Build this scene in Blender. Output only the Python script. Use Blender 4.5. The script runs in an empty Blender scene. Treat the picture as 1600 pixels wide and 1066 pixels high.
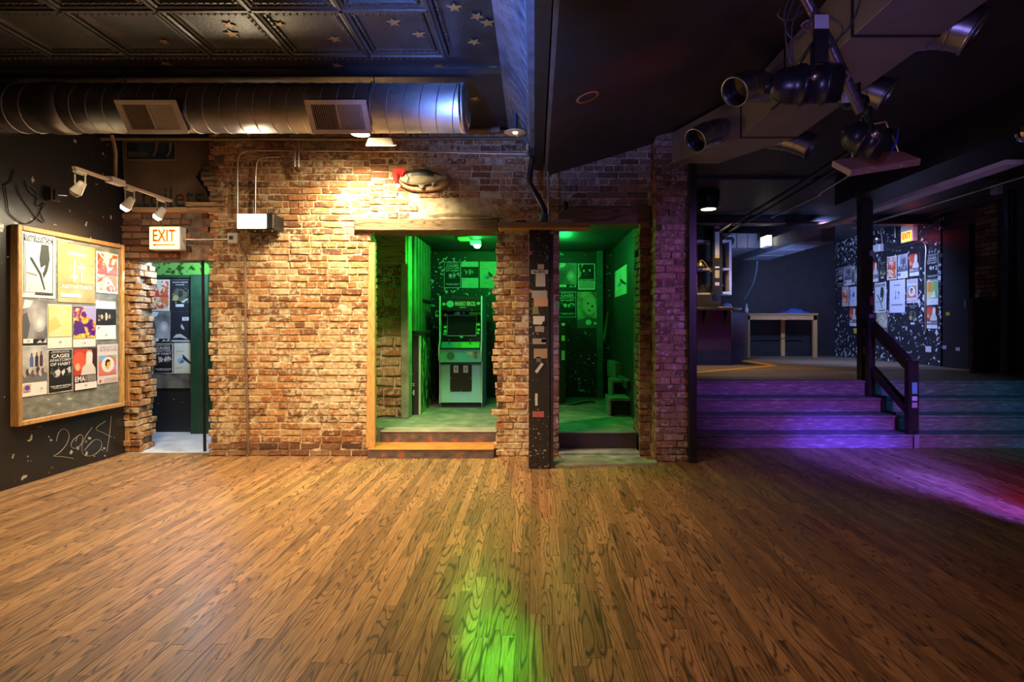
import bpy, bmesh, math, random
from mathutils import Vector, Matrix, noise

# ------------------------------------------------------------------ camera, world, lights, exposure
SC = bpy.context.scene
COL = SC.collection
PI = math.pi
rnd = random.Random(11)
FPX, VX, VY, EYE = 860.0, 835.0, 509.0, 1.4      # focal length in pixels of the 1600 px frame, vanishing point, eye height

cam_d = bpy.data.cameras.new('camera')
cam_d.sensor_width = 36.0
cam_d.lens = FPX / 1600.0 * 36.0
cam_d.shift_x = (800 - VX) / 1600.0
cam_d.shift_y = (VY - 533) / 1600.0
cam_d.clip_start = 0.05
cam = bpy.data.objects.new('camera', cam_d)
cam.location = (0, 0, EYE)
cam.rotation_euler = (PI / 2, 0, 0)
COL.objects.link(cam)
SC.camera = cam

vs = SC.view_settings
vs.view_transform = 'Standard'
vs.look = 'None'
vs.gamma = 1.0
vs.use_curve_mapping = False
vs.exposure = 0.25

world = bpy.data.worlds.new('world')
SC.world = world
world.use_nodes = True
world.node_tree.nodes['Background'].inputs[0].default_value = (0.72, 0.55, 0.72, 1)
world.node_tree.nodes['Background'].inputs[1].default_value = 0.045

def spot(name, loc, aim, color, power, angle, blend=0.6, size=0.06):
    d = bpy.data.lights.new(name, 'SPOT')
    d.color = color; d.energy = power; d.spot_size = math.radians(angle); d.spot_blend = blend
    d.shadow_soft_size = size
    o = bpy.data.objects.new(name, d); COL.objects.link(o)
    o.location = loc
    o.rotation_euler = (Vector(aim) - Vector(loc)).to_track_quat('-Z', 'Y').to_euler()
    return o

def point(name, loc, color, power, size=0.05):
    d = bpy.data.lights.new(name, 'POINT')
    d.color = color; d.energy = power; d.shadow_soft_size = size
    o = bpy.data.objects.new(name, d); COL.objects.link(o); o.location = loc
    return o

WARM = (1.0, 0.70, 0.36)
# lamp light along the brick wall, then added unseen warm fill over the dance floor
spot('wall_wash_spot', (-1.75, 5.30, 3.22), (-1.75, 5.88, 1.9), (1.0, 0.80, 0.50), 300, 112, 0.9, 0.05)
spot('flood_lamp_light', (-1.40, 5.0, 3.22), (-2.1, 5.9, 1.3), (1.0, 0.80, 0.50), 240, 125, 0.9, 0.08)
spot('added_floor_fill', (-2.9, 3.4, 3.4), (-2.7, 4.6, 0.0), WARM, 430, 106, 0.9, 0.15)
spot('added_floor_fill', (-1.0, 3.5, 3.2), (-1.0, 4.8, 0.0), WARM, 300, 92, 0.9, 0.15)
spot('added_floor_fill', (-1.7, 1.4, 3.4), (-1.6, 2.9, 0.0), (1.0, 0.72, 0.45), 155, 112, 1.0, 0.2)
spot('added_floor_fill', (0.45, 2.0, 2.9), (0.4, 3.3, 0.0), (1.0, 0.54, 0.32), 66, 86, 1.0, 0.2)
spot('added_floor_fill', (2.3, 0.6, 3.0), (2.6, 2.9, 0.0), (1.0, 0.30, 0.24), 24, 110, 1.0, 0.2)
# coloured stage beams from the lamp bar behind the camera and the pole
for k, (gx, gy, ge) in enumerate([(-0.36, 3.20, 650), (-0.27, 2.80, 1900), (-0.17, 2.42, 3800), (-0.12, 2.12, 1700)]):
    spot('green_beam', (-0.2, -1.5, 3.2), (gx, gy, 0.0), (0.02, 1.0, 0.05), ge, 5.2, 1.0, 0.03)
spot('violet_beam', (3.3, -1.0, 3.2), (3.55, 5.75, 0.0), (0.10, 0.06, 1.0), 8000, 13, 1.0, 0.04)
spot('violet_beam_b', (3.3, -0.6, 3.2), (3.50, 4.90, 0.0), (0.09, 0.06, 1.0), 9000, 6.0, 1.0, 0.04)
spot('magenta_floor_beam', (3.4, -0.6, 3.2), (3.58, 4.20, 0.0), (0.12, 0.06, 1.0), 9000, 5.2, 1.0, 0.04)
spot('magenta_beam', (4.0, 3.0, 0.30), (3.9, 6.3, 0.0), (1.0, 0.02, 0.36), 130, 64, 1.0, 0.05)
spot('blue_beam', (3.9, 0.4, 3.1), (3.6, 6.6, 0.40), (0.12, 0.16, 1.0), 1150, 30, 1.0, 0.05)
spot('teal_beam', (6.0, 0.6, 3.1), (5.4, 6.8, 0.35), (0.04, 0.30, 0.62), 800, 24, 1.0, 0.05)
spot('purple_pier_beam', (3.4, 2.6, 2.4), (1.42, 5.65, 1.5), (0.50, 0.20, 1.0), 230, 42, 1.0, 0.1)
spot('ceiling_blue_beam', (-1.0, 1.6, 2.0), (-0.45, 3.7, 3.5), (0.16, 0.30, 1.0), 480, 56, 1.0, 0.08)
spot('duct_red_beam', (2.4, 3.0, 2.6), (-0.8, 4.7, 3.3), (1.0, 0.02, 0.08), 40, 30, 0.9, 0.03)
# green corridor lamp light
point('corridor_green', (-0.82, 7.45, 2.44), (0.02, 1.0, 0.10), 46, 0.04)
spot('corridor_green_jamb', (-0.85, 7.0, 2.5), (-1.7, 6.8, 1.7), (0.02, 1.0, 0.06), 130, 100, 0.9, 0.05)
point('corridor_green_b', (0.42, 7.8, 2.38), (0.02, 1.0, 0.14), 17, 0.05)
# blue work light over the raised platform, warm recessed can over its edge
spot('platform_blue', (5.0, 9.6, 3.15), (6.6, 11.4, 1.4), (0.34, 0.46, 1.0), 620, 120, 1.0, 0.2)
spot('platform_blue_up', (4.1, 8.9, 1.6), (4.3, 11.2, 3.1), (0.28, 0.42, 1.0), 170, 90, 1.0, 0.2)
spot('added_violet_fill', (3.2, 2.8, 2.0), (4.72, 7.2, 3.0), (0.55, 0.38, 1.0), 110, 30, 1.0, 0.06)  # added unseen spot that brightens the pale board under the ceiling
spot('added_blue_rim', (0.5, 1.0, 1.9), (1.9, 3.3, 2.9), (0.35, 0.28, 1.0), 60, 60, 1.0, 0.1)  # added unseen rim light for the stage lamps and box duct
spot('corridor_green_floor', (0.6, 7.3, 2.5), (0.68, 6.55, 0.2), (0.02, 1.0, 0.10), 55, 62, 1.0, 0.05)
spot('corridor_green_floor', (-0.9, 7.2, 2.5), (-1.0, 7.0, 0.2), (0.05, 1.0, 0.10), 60, 70, 1.0, 0.05)
spot('platform_can', (3.0, 9.2, 3.3), (3.6, 9.6, 0.7), (1.0, 0.72, 0.35), 160, 110, 0.9, 0.06)
# bluish daylight-white bulb in the toilet passage
point('passage_bulb', (-4.0, 6.60, 2.2), (0.50, 0.70, 1.0), 85, 0.08)
point('passage_green', (-4.5, 7.7, 2.3), (0.10, 1.0, 0.10), 36, 0.05)

# ------------------------------------------------------------------ helpers
def at(px, py, Y):
    return Vector(((px - VX) * Y / FPX, Y, EYE - (py - VY) * Y / FPX))

def onx(px, py, X):                                 # point on a wall plane x = X
    Y = X * FPX / (px - VX)
    return Vector((X, Y, EYE - (py - VY) * Y / FPX))

MATS = {}
def new_mat(name):
    m = bpy.data.materials.new(name); m.use_nodes = True
    nt = m.node_tree
    return m, nt, nt.nodes['Principled BSDF'], nt.nodes, nt.links

def col4(c): return (c[0], c[1], c[2], 1.0)

def mat(name, color, rough=0.6, metal=0.0, var=0.25, scale=6.0, bump=0.15, bscale=40.0, spec=0.5):
    if name in MATS: return MATS[name]
    m, nt, b, N, L = new_mat(name)
    b.inputs['Roughness'].default_value = rough
    b.inputs['Metallic'].default_value = metal
    b.inputs['Specular IOR Level'].default_value = spec
    geo = N.new('ShaderNodeNewGeometry')
    n = N.new('ShaderNodeTexNoise'); n.inputs['Scale'].default_value = scale; n.inputs['Detail'].default_value = 5
    L.new(geo.outputs['Position'], n.inputs['Vector'])
    r = N.new('ShaderNodeValToRGB')
    r.color_ramp.elements[0].position = 0.3; r.color_ramp.elements[1].position = 0.7
    r.color_ramp.elements[0].color = col4([c * (1 - var) for c in color])
    r.color_ramp.elements[1].color = col4([min(1, c * (1 + var)) for c in color])
    L.new(n.outputs['Fac'], r.inputs['Fac']); L.new(r.outputs['Color'], b.inputs['Base Color'])
    if bump > 0:
        n2 = N.new('ShaderNodeTexNoise'); n2.inputs['Scale'].default_value = bscale; n2.inputs['Detail'].default_value = 4
        L.new(geo.outputs['Position'], n2.inputs['Vector'])
        bp = N.new('ShaderNodeBump'); bp.inputs['Strength'].default_value = bump; bp.inputs['Distance'].default_value = 0.01
        L.new(n2.outputs['Fac'], bp.inputs['Height']); L.new(bp.outputs['Normal'], b.inputs['Normal'])
    MATS[name] = m
    return m

def flat(color, rough=0.55):
    key = 'ink_%02x%02x%02x' % tuple(int(255 * min(1, c)) for c in color)
    if key in MATS: return MATS[key]
    m, nt, b, N, L = new_mat(key)
    b.inputs['Base Color'].default_value = col4(color)
    b.inputs['Roughness'].default_value = rough
    b.inputs['Specular IOR Level'].default_value = 0.3
    MATS[key] = m
    return m

def emit(name, color, strength):
    if name in MATS: return MATS[name]
    m, nt, b, N, L = new_mat(name)
    b.inputs['Base Color'].default_value = col4(color)
    b.inputs['Emission Color'].default_value = col4(color)
    b.inputs['Emission Strength'].default_value = strength
    MATS[name] = m
    return m

def ramp_mat(name, stops, scale=5.0, stretch=(1, 1, 1), rough=0.55, detail=4, bump=0.0, dist=0.0):
    """printed picture / stained surface: noise through a colour ramp"""
    if name in MATS: return MATS[name]
    m, nt, b, N, L = new_mat(name)
    b.inputs['Roughness'].default_value = rough
    b.inputs['Specular IOR Level'].default_value = 0.3
    geo = N.new('ShaderNodeNewGeometry')
    mp = N.new('ShaderNodeMapping'); mp.inputs['Scale'].default_value = stretch
    L.new(geo.outputs['Position'], mp.inputs['Vector'])
    n = N.new('ShaderNodeTexNoise'); n.inputs['Scale'].default_value = scale; n.inputs['Detail'].default_value = detail
    n.inputs['Distortion'].default_value = dist
    L.new(mp.outputs['Vector'], n.inputs['Vector'])
    r = N.new('ShaderNodeValToRGB')
    while len(r.color_ramp.elements) < len(stops): r.color_ramp.elements.new(0.5)
    for e, (p, c) in zip(r.color_ramp.elements, stops):
        e.position = p; e.color = col4(c)
    L.new(n.outputs['Fac'], r.inputs['Fac']); L.new(r.outputs['Color'], b.inputs['Base Color'])
    if bump:
        bp = N.new('ShaderNodeBump'); bp.inputs['Strength'].default_value = bump; bp.inputs['Distance'].default_value = 0.01
        L.new(n.outputs['Fac'], bp.inputs['Height']); L.new(bp.outputs['Normal'], b.inputs['Normal'])
    MATS[name] = m
    return m

def splatter_mat(name, base, fleck, amount=0.62, scale=14.0, rough=0.45, patch=1.2, stretch=(1, 1, 1)):
    """black paint with torn-paper flecks"""
    if name in MATS: return MATS[name]
    m, nt, b, N, L = new_mat(name)
    b.inputs['Roughness'].default_value = rough
    geo = N.new('ShaderNodeNewGeometry')
    mp = N.new('ShaderNodeMapping'); mp.inputs['Scale'].default_value = stretch
    L.new(geo.outputs['Position'], mp.inputs['Vector'])
    n = N.new('ShaderNodeTexNoise'); n.inputs['Scale'].default_value = scale; n.inputs['Detail'].default_value = 3; n.inputs['Roughness'].default_value = 0.6
    L.new(mp.outputs['Vector'], n.inputs['Vector'])
    n2 = N.new('ShaderNodeTexNoise'); n2.inputs['Scale'].default_value = patch; n2.inputs['Detail'].default_value = 2
    L.new(geo.outputs['Position'], n2.inputs['Vector'])
    ma = N.new('ShaderNodeMath'); ma.operation = 'MULTIPLY_ADD'; ma.inputs[1].default_value = 0.28; ma.inputs[2].default_value = -0.14
    L.new(n2.outputs['Fac'], ma.inputs[0])
    ad = N.new('ShaderNodeMath'); ad.operation = 'ADD'
    L.new(n.outputs['Fac'], ad.inputs[0]); L.new(ma.outputs[0], ad.inputs[1])
    r = N.new('ShaderNodeValToRGB')
    r.color_ramp.elements[0].position = amount; r.color_ramp.elements[1].position = amount + 0.015
    r.color_ramp.elements[0].color = col4(base); r.color_ramp.elements[1].color = col4(fleck)
    L.new(ad.outputs[0], r.inputs['Fac']); L.new(r.outputs['Color'], b.inputs['Base Color'])
    bp = N.new('ShaderNodeBump'); bp.inputs['Strength'].default_value = 0.25; bp.inputs['Distance'].default_value = 0.01
    L.new(ad.outputs[0], bp.inputs['Height']); L.new(bp.outputs['Normal'], b.inputs['Normal'])
    MATS[name] = m
    return m

def piece_random(N, L):
    """one random number for each piece: per object, and per island where pieces are joined"""
    oi = N.new('ShaderNodeObjectInfo'); geo = N.new('ShaderNodeNewGeometry')
    ad = N.new('ShaderNodeMath'); ad.operation = 'ADD'
    L.new(oi.outputs['Random'], ad.inputs[0]); L.new(geo.outputs['Random Per Island'], ad.inputs[1])
    fr = N.new('ShaderNodeMath'); fr.operation = 'FRACT'
    L.new(ad.outputs[0], fr.inputs[0])
    return fr.outputs[0], geo

def brick_mat(name, stops, smear=(0.56, 0.46, 0.30), smear_at=0.54, rough=0.85):
    if name in MATS: return MATS[name]
    m, nt, b, N, L = new_mat(name)
    b.inputs['Roughness'].default_value = rough
    b.inputs['Specular IOR Level'].default_value = 0.25
    rv, geo = piece_random(N, L)
    r = N.new('ShaderNodeValToRGB')
    while len(r.color_ramp.elements) < len(stops): r.color_ramp.elements.new(0.5)
    for e, (p, c) in zip(r.color_ramp.elements, stops): e.position = p; e.color = col4(c)
    L.new(rv, r.inputs['Fac'])
    n = N.new('ShaderNodeTexNoise'); n.inputs['Scale'].default_value = 22; n.inputs['Detail'].default_value = 6; n.inputs['Roughness'].default_value = 0.65
    L.new(geo.outputs['Position'], n.inputs['Vector'])
    n1 = N.new('ShaderNodeTexNoise'); n1.inputs['Scale'].default_value = 1.6; n1.inputs['Detail'].default_value = 3
    L.new(geo.outputs['Position'], n1.inputs['Vector'])
    ma = N.new('ShaderNodeMath'); ma.operation = 'MULTIPLY_ADD'; ma.inputs[1].default_value = 0.5; ma.inputs[2].default_value = -0.25
    L.new(n1.outputs['Fac'], ma.inputs[0])
    ad = N.new('ShaderNodeMath'); ad.operation = 'ADD'
    L.new(n.outputs['Fac'], ad.inputs[0]); L.new(ma.outputs[0], ad.inputs[1])
    sr = N.new('ShaderNodeValToRGB')
    sr.color_ramp.elements[0].position = smear_at - 0.07; sr.color_ramp.elements[0].color = (0, 0, 0, 1)
    sr.color_ramp.elements[1].position = smear_at + 0.08; sr.color_ramp.elements[1].color = (0.9, 0.9, 0.9, 1)
    L.new(ad.outputs[0], sr.inputs['Fac'])
    n3 = N.new('ShaderNodeTexNoise'); n3.inputs['Scale'].default_value = 60; n3.inputs['Detail'].default_value = 5
    L.new(geo.outputs['Position'], n3.inputs['Vector'])
    mv = N.new('ShaderNodeMix'); mv.data_type = 'RGBA'; mv.blend_type = 'MULTIPLY'
    mv.inputs[0].default_value = 0.75
    gr = N.new('ShaderNodeValToRGB'); gr.color_ramp.elements[0].position = 0.3; gr.color_ramp.elements[1].position = 0.65
    gr.color_ramp.elements[0].color = (0.35, 0.32, 0.3, 1); gr.color_ramp.elements[1].color = (1.15, 1.1, 1.05, 1)
    L.new(n3.outputs['Fac'], gr.inputs['Fac'])
    L.new(r.outputs['Color'], mv.inputs[6]); L.new(gr.outputs['Color'], mv.inputs[7])
    mx = N.new('ShaderNodeMix'); mx.data_type = 'RGBA'
    L.new(sr.outputs['Color'], mx.inputs[0]); L.new(mv.outputs[2], mx.inputs[6]); mx.inputs[7].default_value = col4(smear)
    L.new(mx.outputs[2], b.inputs['Base Color'])
    bp = N.new('ShaderNodeBump'); bp.inputs['Strength'].default_value = 0.7; bp.inputs['Distance'].default_value = 0.012
    L.new(n.outputs['Fac'], bp.inputs['Height']); L.new(bp.outputs['Normal'], b.inputs['Normal'])
    MATS[name] = m
    return m

def wood_mat(name, light, dark, axis='Y', rough=0.4, grain=1.0, piece=True, coat=0.0, ring=16.0):
    """oak: distorted ring bands running along one world axis, offset for each piece"""
    if name in MATS: return MATS[name]
    m, nt, b, N, L = new_mat(name)
    b.inputs['Roughness'].default_value = rough
    b.inputs['Coat Weight'].default_value = coat
    b.inputs['Coat Roughness'].default_value = 0.25
    rv, geo = piece_random(N, L)
    mul = N.new('ShaderNodeMath'); mul.operation = 'MULTIPLY'; mul.inputs[1].default_value = 37.0
    L.new(rv, mul.inputs[0])
    sc = N.new('ShaderNodeVectorMath'); sc.operation = 'MULTIPLY'
    k = 0.075
    sc.inputs[1].default_value = {'Y': (1, k, 1), 'X': (k, 1, 1), 'Z': (1, 1, k)}[axis]
    L.new(geo.outputs['Position'], sc.inputs[0])
    av = N.new('ShaderNodeVectorMath'); av.operation = 'ADD'
    L.new(sc.outputs[0], av.inputs[0])
    cb = N.new('ShaderNodeCombineXYZ')
    for i in range(3): L.new(mul.outputs[0], cb.inputs[i])
    L.new(cb.outputs[0], av.inputs[1])
    nz = N.new('ShaderNodeTexNoise'); nz.inputs['Scale'].default_value = 9.0; nz.inputs['Detail'].default_value = 1.5
    L.new(av.outputs[0], nz.inputs['Vector'])
    rg = N.new('ShaderNodeMath'); rg.operation = 'MULTIPLY'; rg.inputs[1].default_value = ring
    L.new(nz.outputs['Fac'], rg.inputs[0])
    fr = N.new('ShaderNodeMath'); fr.operation = 'PINGPONG'; fr.inputs[1].default_value = 0.5
    L.new(rg.outputs[0], fr.inputs[0])
    fine = N.new('ShaderNodeTexNoise'); fine.inputs['Scale'].default_value = 170.0; fine.inputs['Detail'].default_value = 3
    L.new(av.outputs[0], fine.inputs['Vector'])
    r = N.new('ShaderNodeValToRGB')
    r.color_ramp.elements[0].position = 0.02; r.color_ramp.elements[1].position = 0.20
    d2 = [a + (c - a) * (1 - grain) for a, c in zip(dark, light)]
    r.color_ramp.elements[0].color = col4(d2); r.color_ramp.elements[1].color = col4(light)
    L.new(fr.outputs[0], r.inputs['Fac'])
    f2 = N.new('ShaderNodeValToRGB'); f2.color_ramp.elements[0].position = 0.32; f2.color_ramp.elements[1].position = 0.62
    f2.color_ramp.elements[0].color = (0.62, 0.58, 0.52, 1); f2.color_ramp.elements[1].color = (1.08, 1.06, 1.04, 1)
    L.new(fine.outputs['Fac'], f2.inputs['Fac'])
    m1 = N.new('ShaderNodeMix'); m1.data_type = 'RGBA'; m1.blend_type = 'MULTIPLY'; m1.inputs[0].default_value = 0.85
    L.new(r.outputs['Color'], m1.inputs[6]); L.new(f2.outputs['Color'], m1.inputs[7])
    # tone of the whole piece
    t = N.new('ShaderNodeValToRGB')
    t.color_ramp.elements[0].position = 0.0; t.color_ramp.elements[1].position = 1.0
    t.color_ramp.elements[0].color = (0.62, 0.58, 0.54, 1); t.color_ramp.elements[1].color = (1.22, 1.18, 1.12, 1)
    rv2 = N.new('ShaderNodeMath'); rv2.operation = 'FRACT'
    mu2 = N.new('ShaderNodeMath'); mu2.operation = 'MULTIPLY'; mu2.inputs[1].default_value = 7.31
    L.new(rv, mu2.inputs[0]); L.new(mu2.outputs[0], rv2.inputs[0]); L.new(rv2.outputs[0], t.inputs['Fac'])
    m2 = N.new('ShaderNodeMix'); m2.data_type = 'RGBA'; m2.blend_type = 'MULTIPLY'; m2.inputs[0].default_value = 1.0 if piece else 0.0
    L.new(m1.outputs[2], m2.inputs[6]); L.new(t.outputs['Color'], m2.inputs[7])
    L.new(m2.outputs[2], b.inputs['Base Color'])
    bp = N.new('ShaderNodeBump'); bp.inputs['Strength'].default_value = 0.12; bp.inputs['Distance'].default_value = 0.004
    L.new(fine.outputs['Fac'], bp.inputs['Height']); L.new(bp.outputs['Normal'], b.inputs['Normal'])
    MATS[name] = m
    return m

class MB:
    """collects shapes into one mesh"""
    def __init__(s): s.v = []; s.f = []; s.m = []; s.ms = []; s.sm = []
    def mi(s, m):
        if m is None: return 0
        if m not in s.ms: s.ms.append(m)
        return s.ms.index(m)
    def poly(s, pts, m=None):
        b = len(s.v); s.v += [tuple(p) for p in pts]; s.f.append(tuple(range(b, b + len(pts)))); s.m.append(s.mi(m)); s.sm.append(False); return s
    def raw(s, vs_, fs, m=None, smooth=False):
        b = len(s.v); s.v += [tuple(p) for p in vs_]; k = s.mi(m)
        for f in fs: s.f.append(tuple(b + i for i in f)); s.m.append(k); s.sm.append(smooth)
        return s
    def box(s, a, b, m=None, bev=0.0, M=None):
        x0, y0, z0 = [min(p, q) for p, q in zip(a, b)]; x1, y1, z1 = [max(p, q) for p, q in zip(a, b)]
        if bev <= 0:
            vs_ = [(x0, y0, z0), (x1, y0, z0), (x1, y1, z0), (x0, y1, z0), (x0, y0, z1), (x1, y0, z1), (x1, y1, z1), (x0, y1, z1)]
            fs = [(0, 3, 2, 1), (4, 5, 6, 7), (0, 1, 5, 4), (1, 2, 6, 5), (2, 3, 7, 6), (3, 0, 4, 7)]
        else:
            bev = min(bev, (x1 - x0) * .45, (y1 - y0) * .45, (z1 - z0) * .45)
            bm = bmesh.new(); bmesh.ops.create_cube(bm, size=1)
            for v in bm.verts:
                v.co = Vector(((x0 + x1) / 2 + v.co.x * (x1 - x0), (y0 + y1) / 2 + v.co.y * (y1 - y0), (z0 + z1) / 2 + v.co.z * (z1 - z0)))
            bmesh.ops.bevel(bm, geom=bm.edges[:], offset=bev, segments=1, affect='EDGES')
            bm.verts.index_update()
            vs_ = [v.co.copy() for v in bm.verts]; fs = [[v.index for v in f.verts] for f in bm.faces]; bm.free()
        if M is not None: vs_ = [M @ Vector(v) for v in vs_]
        return s.raw(vs_, fs, m)
    def prism(s, pts, d, m=None):
        """polygon pts (3D) extruded by vector d"""
        n = len(pts); P = [Vector(p) for p in pts]; Q = [p + Vector(d) for p in P]
        fs = [tuple(range(n)), tuple(range(2 * n - 1, n - 1, -1))] + [(i, i + n, (i + 1) % n + n, (i + 1) % n) for i in range(n)]
        return s.raw(P + Q, fs, m)
    def tube(s, pts, r, m=None, seg=8, caps=True, smooth=True):
        P = [Vector(p) for p in pts]; n = len(P)
        rr = r if isinstance(r, (list, tuple)) else [r] * n
        up = None; vs_ = []; fs = []
        for i, p in enumerate(P):
            t = (P[min(i + 1, n - 1)] - P[max(i - 1, 0)])
            t = t.normalized() if t.length > 1e-9 else Vector((0, 0, 1))
            if up is None: up = t.orthogonal().normalized()
            up = (up - t * up.dot(t)); up = up.normalized() if up.length > 1e-6 else t.orthogonal().normalized()
            w = t.cross(up)
            for k in range(seg):
                a = 2 * PI * k / seg
                vs_.append(p + (up * math.cos(a) + w * math.sin(a)) * rr[i])
        for i in range(n - 1):
            for k in range(seg):
                fs.append((i * seg + k, i * seg + (k + 1) % seg, (i + 1) * seg + (k + 1) % seg, (i + 1) * seg + k))
        s.raw(vs_, fs, m, smooth)
        if caps:
            s.raw(vs_[:seg], [tuple(range(seg - 1, -1, -1))], m); s.raw(vs_[-seg:], [tuple(range(seg))], m)
        return s
    def lathe(s, prof, M, m=None, seg=20, smooth=True):
        """profile (r, z) turned about the local z axis of M"""
        vs_ = []; fs = []; n = len(prof)
        for (r, z) in prof:
            for k in range(seg):
                a = 2 * PI * k / seg; vs_.append(M @ Vector((r * math.cos(a), r * math.sin(a), z)))
        for i in range(n - 1):
            for k in range(seg):
                fs.append((i * seg + k, i * seg + (k + 1) % seg, (i + 1) * seg + (k + 1) % seg, (i + 1) * seg + k))
        return s.raw(vs_, fs, m, smooth)
    def build(s, name, m=None, parent=None, origin=None):
        me = bpy.data.meshes.new(name)
        o0 = Vector(origin) if origin is not None else Vector((0, 0, 0))
        me.from_pydata([tuple(Vector(v) - o0) for v in s.v], [], s.f)
        if s.ms:
            for q in s.ms: me.materials.append(q)
            me.polygons.foreach_set('material_index', s.m)
        elif m is not None: me.materials.append(m)
        me.polygons.foreach_set('use_smooth', s.sm)
        me.update()
        o = bpy.data.objects.new(name, me); COL.objects.link(o)
        if parent is not None: o.parent = parent
        elif origin is not None: o.location = o0
        return o

def tag(o, label=None, cat=None, group=None, kind=None):
    if label: o['label'] = label
    if cat: o['category'] = cat
    if group: o['group'] = group
    if kind: o['kind'] = kind
    return o

def thing(name, label, cat, loc=(0, 0, 0), rotz=0.0, group=None):
    o = bpy.data.objects.new(name, None); COL.objects.link(o)
    o.empty_display_size = 0.1
    o.location = loc; o.rotation_euler = (0, 0, rotz)
    return tag(o, label, cat, group)

def struct(name, mb, m, label):
    o = mb.build(name, m); return tag(o, label, None, None, 'structure')

def smooth_path(pts, n=6):
    P = [Vector(p) for p in pts]; out = []
    for i in range(len(P) - 1):
        p0 = P[max(i - 1, 0)]; p1 = P[i]; p2 = P[i + 1]; p3 = P[min(i + 2, len(P) - 1)]
        for k in range(n):
            t = k / n
            out.append(0.5 * ((2 * p1) + (p2 - p0) * t + (2 * p0 - 5 * p1 + 4 * p2 - p3) * t * t + (3 * p1 - p0 - 3 * p2 + p3) * t ** 3))
    out.append(P[-1]); return out

# lettering: font outlines turned into meshes once, before the scene fills up
TEXTS = ['LITURGY', 'AESTHETHICA', 'THEE PHYSICAL', 'PICTUREPLANE', 'CAGES', 'ANATOMY', 'OF HABIT', 'THE EMPTY BOTTLE', 'EMA', 'DELICATE', 'STEVE',
         'chaira orbs', 'GANG GANG', 'DANCE', 'DEX KNIGHTS', 'MARIO BROS.', 'EXIT', 'toilets', 'Tallest', 'NOBNU', 'SUPER CHILE', '2011', '1983', 'EB']
TXT = {}
def load_texts():
    obs = []
    for s in TEXTS:
        cu = bpy.data.curves.new('t', 'FONT'); cu.body = s; cu.size = 1.0; cu.resolution_u = 2; cu.fill_mode = 'BOTH'
        cu.offset = 0.0 if s in ('toilets', 'SUPER CHILE', 'DELICATE', 'STEVE') else 0.022
        o = bpy.data.objects.new('t', cu); COL.objects.link(o); obs.append((s, o, cu))
    bpy.context.view_layer.update()
    dg = bpy.context.evaluated_depsgraph_get()
    for s, o, cu in obs:
        me = bpy.data.meshes.new_from_object(o.evaluated_get(dg))
        vs_ = [tuple(v.co) for v in me.vertices]; fs = [tuple(p.vertices) for p in me.polygons]
        xs = [v[0] for v in vs_]; ys = [v[1] for v in vs_]
        x0, x1, y0, y1 = min(xs), max(xs), min(ys), max(ys)
        TXT[s] = ([((v[0] - x0) / (x1 - x0), (v[1] - y0) / (y1 - y0)) for v in vs_], fs)
        bpy.data.meshes.remove(me)
    for s, o, cu in obs:
        bpy.data.objects.remove(o); bpy.data.curves.remove(cu)
load_texts()

def put_text(mb, s, cx, cz, w, h, y, m, slant=0.0):
    vs_, fs = TXT[s]
    mb.raw([(cx + (u - 0.5) * w + slant * (t - .5), y, cz + (t - 0.5) * h) for u, t in vs_], [tuple(f) for f in fs], m)

# ------------------------------------------------------------------ materials
M_MORTAR = ramp_mat('mortar', [(0.3, (0.26, 0.20, 0.12)), (0.5, (0.52, 0.43, 0.28)), (0.72, (0.68, 0.58, 0.40))], 16, detail=6, rough=0.9, bump=0.8)
M_BRICK = brick_mat('warm_brick', [(0.0, (0.16, 0.075, 0.04)), (0.3, (0.34, 0.14, 0.055)), (0.55, (0.42, 0.19, 0.075)), (0.8, (0.50, 0.27, 0.12)), (1.0, (0.50, 0.36, 0.19))])
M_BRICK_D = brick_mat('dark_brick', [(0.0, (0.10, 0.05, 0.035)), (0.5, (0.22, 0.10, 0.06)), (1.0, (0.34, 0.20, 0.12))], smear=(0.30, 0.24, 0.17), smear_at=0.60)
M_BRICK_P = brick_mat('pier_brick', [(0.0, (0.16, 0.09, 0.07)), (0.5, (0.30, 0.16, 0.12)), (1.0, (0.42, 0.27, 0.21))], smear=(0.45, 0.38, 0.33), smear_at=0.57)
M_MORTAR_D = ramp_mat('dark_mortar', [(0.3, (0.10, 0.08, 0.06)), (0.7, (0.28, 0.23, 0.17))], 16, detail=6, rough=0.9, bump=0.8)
M_OAK = wood_mat('oak_floor', (0.35, 0.205, 0.092), (0.08, 0.042, 0.020), 'Y', rough=0.5, coat=0.06, ring=22.0)
M_SUB = mat('subfloor', (0.03, 0.02, 0.012), 0.9)
M_BLACK = splatter_mat('black_wall_paint', (0.016, 0.016, 0.017), (0.42, 0.40, 0.34), 0.70, 11.0, 0.33)
M_BLACKP = mat('plain_black_paint', (0.014, 0.013, 0.016), 0.5, var=0.3)
M_CEIL_D = mat('dark_ceiling_paint', (0.030, 0.024, 0.029), 0.55, var=0.35, scale=2.5, bump=0.1)
M_TIN = mat('tin_ceiling_paint', (0.030, 0.030, 0.036), 0.42, var=0.35, bump=0.25, bscale=60)
M_TIMBER = wood_mat('old_timber', (0.34, 0.24, 0.14), (0.12, 0.075, 0.04), 'X', rough=0.8)
M_TIMBER_D = wood_mat('dark_timber', (0.13, 0.09, 0.055), (0.04, 0.027, 0.018), 'X', rough=0.8)
M_PINE = wood_mat('pine', (0.55, 0.33, 0.13), (0.34, 0.17, 0.06), 'Z', rough=0.5, grain=0.6)
M_PINE_X = wood_mat('pine_beam', (0.55, 0.36, 0.16), (0.36, 0.2, 0.08), 'X', rough=0.55, grain=0.6)
M_STEEL = mat('galvanised_steel', (0.50, 0.50, 0.52), 0.26, 1.0, var=0.25, scale=5, bump=0.05, bscale=18)
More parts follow.
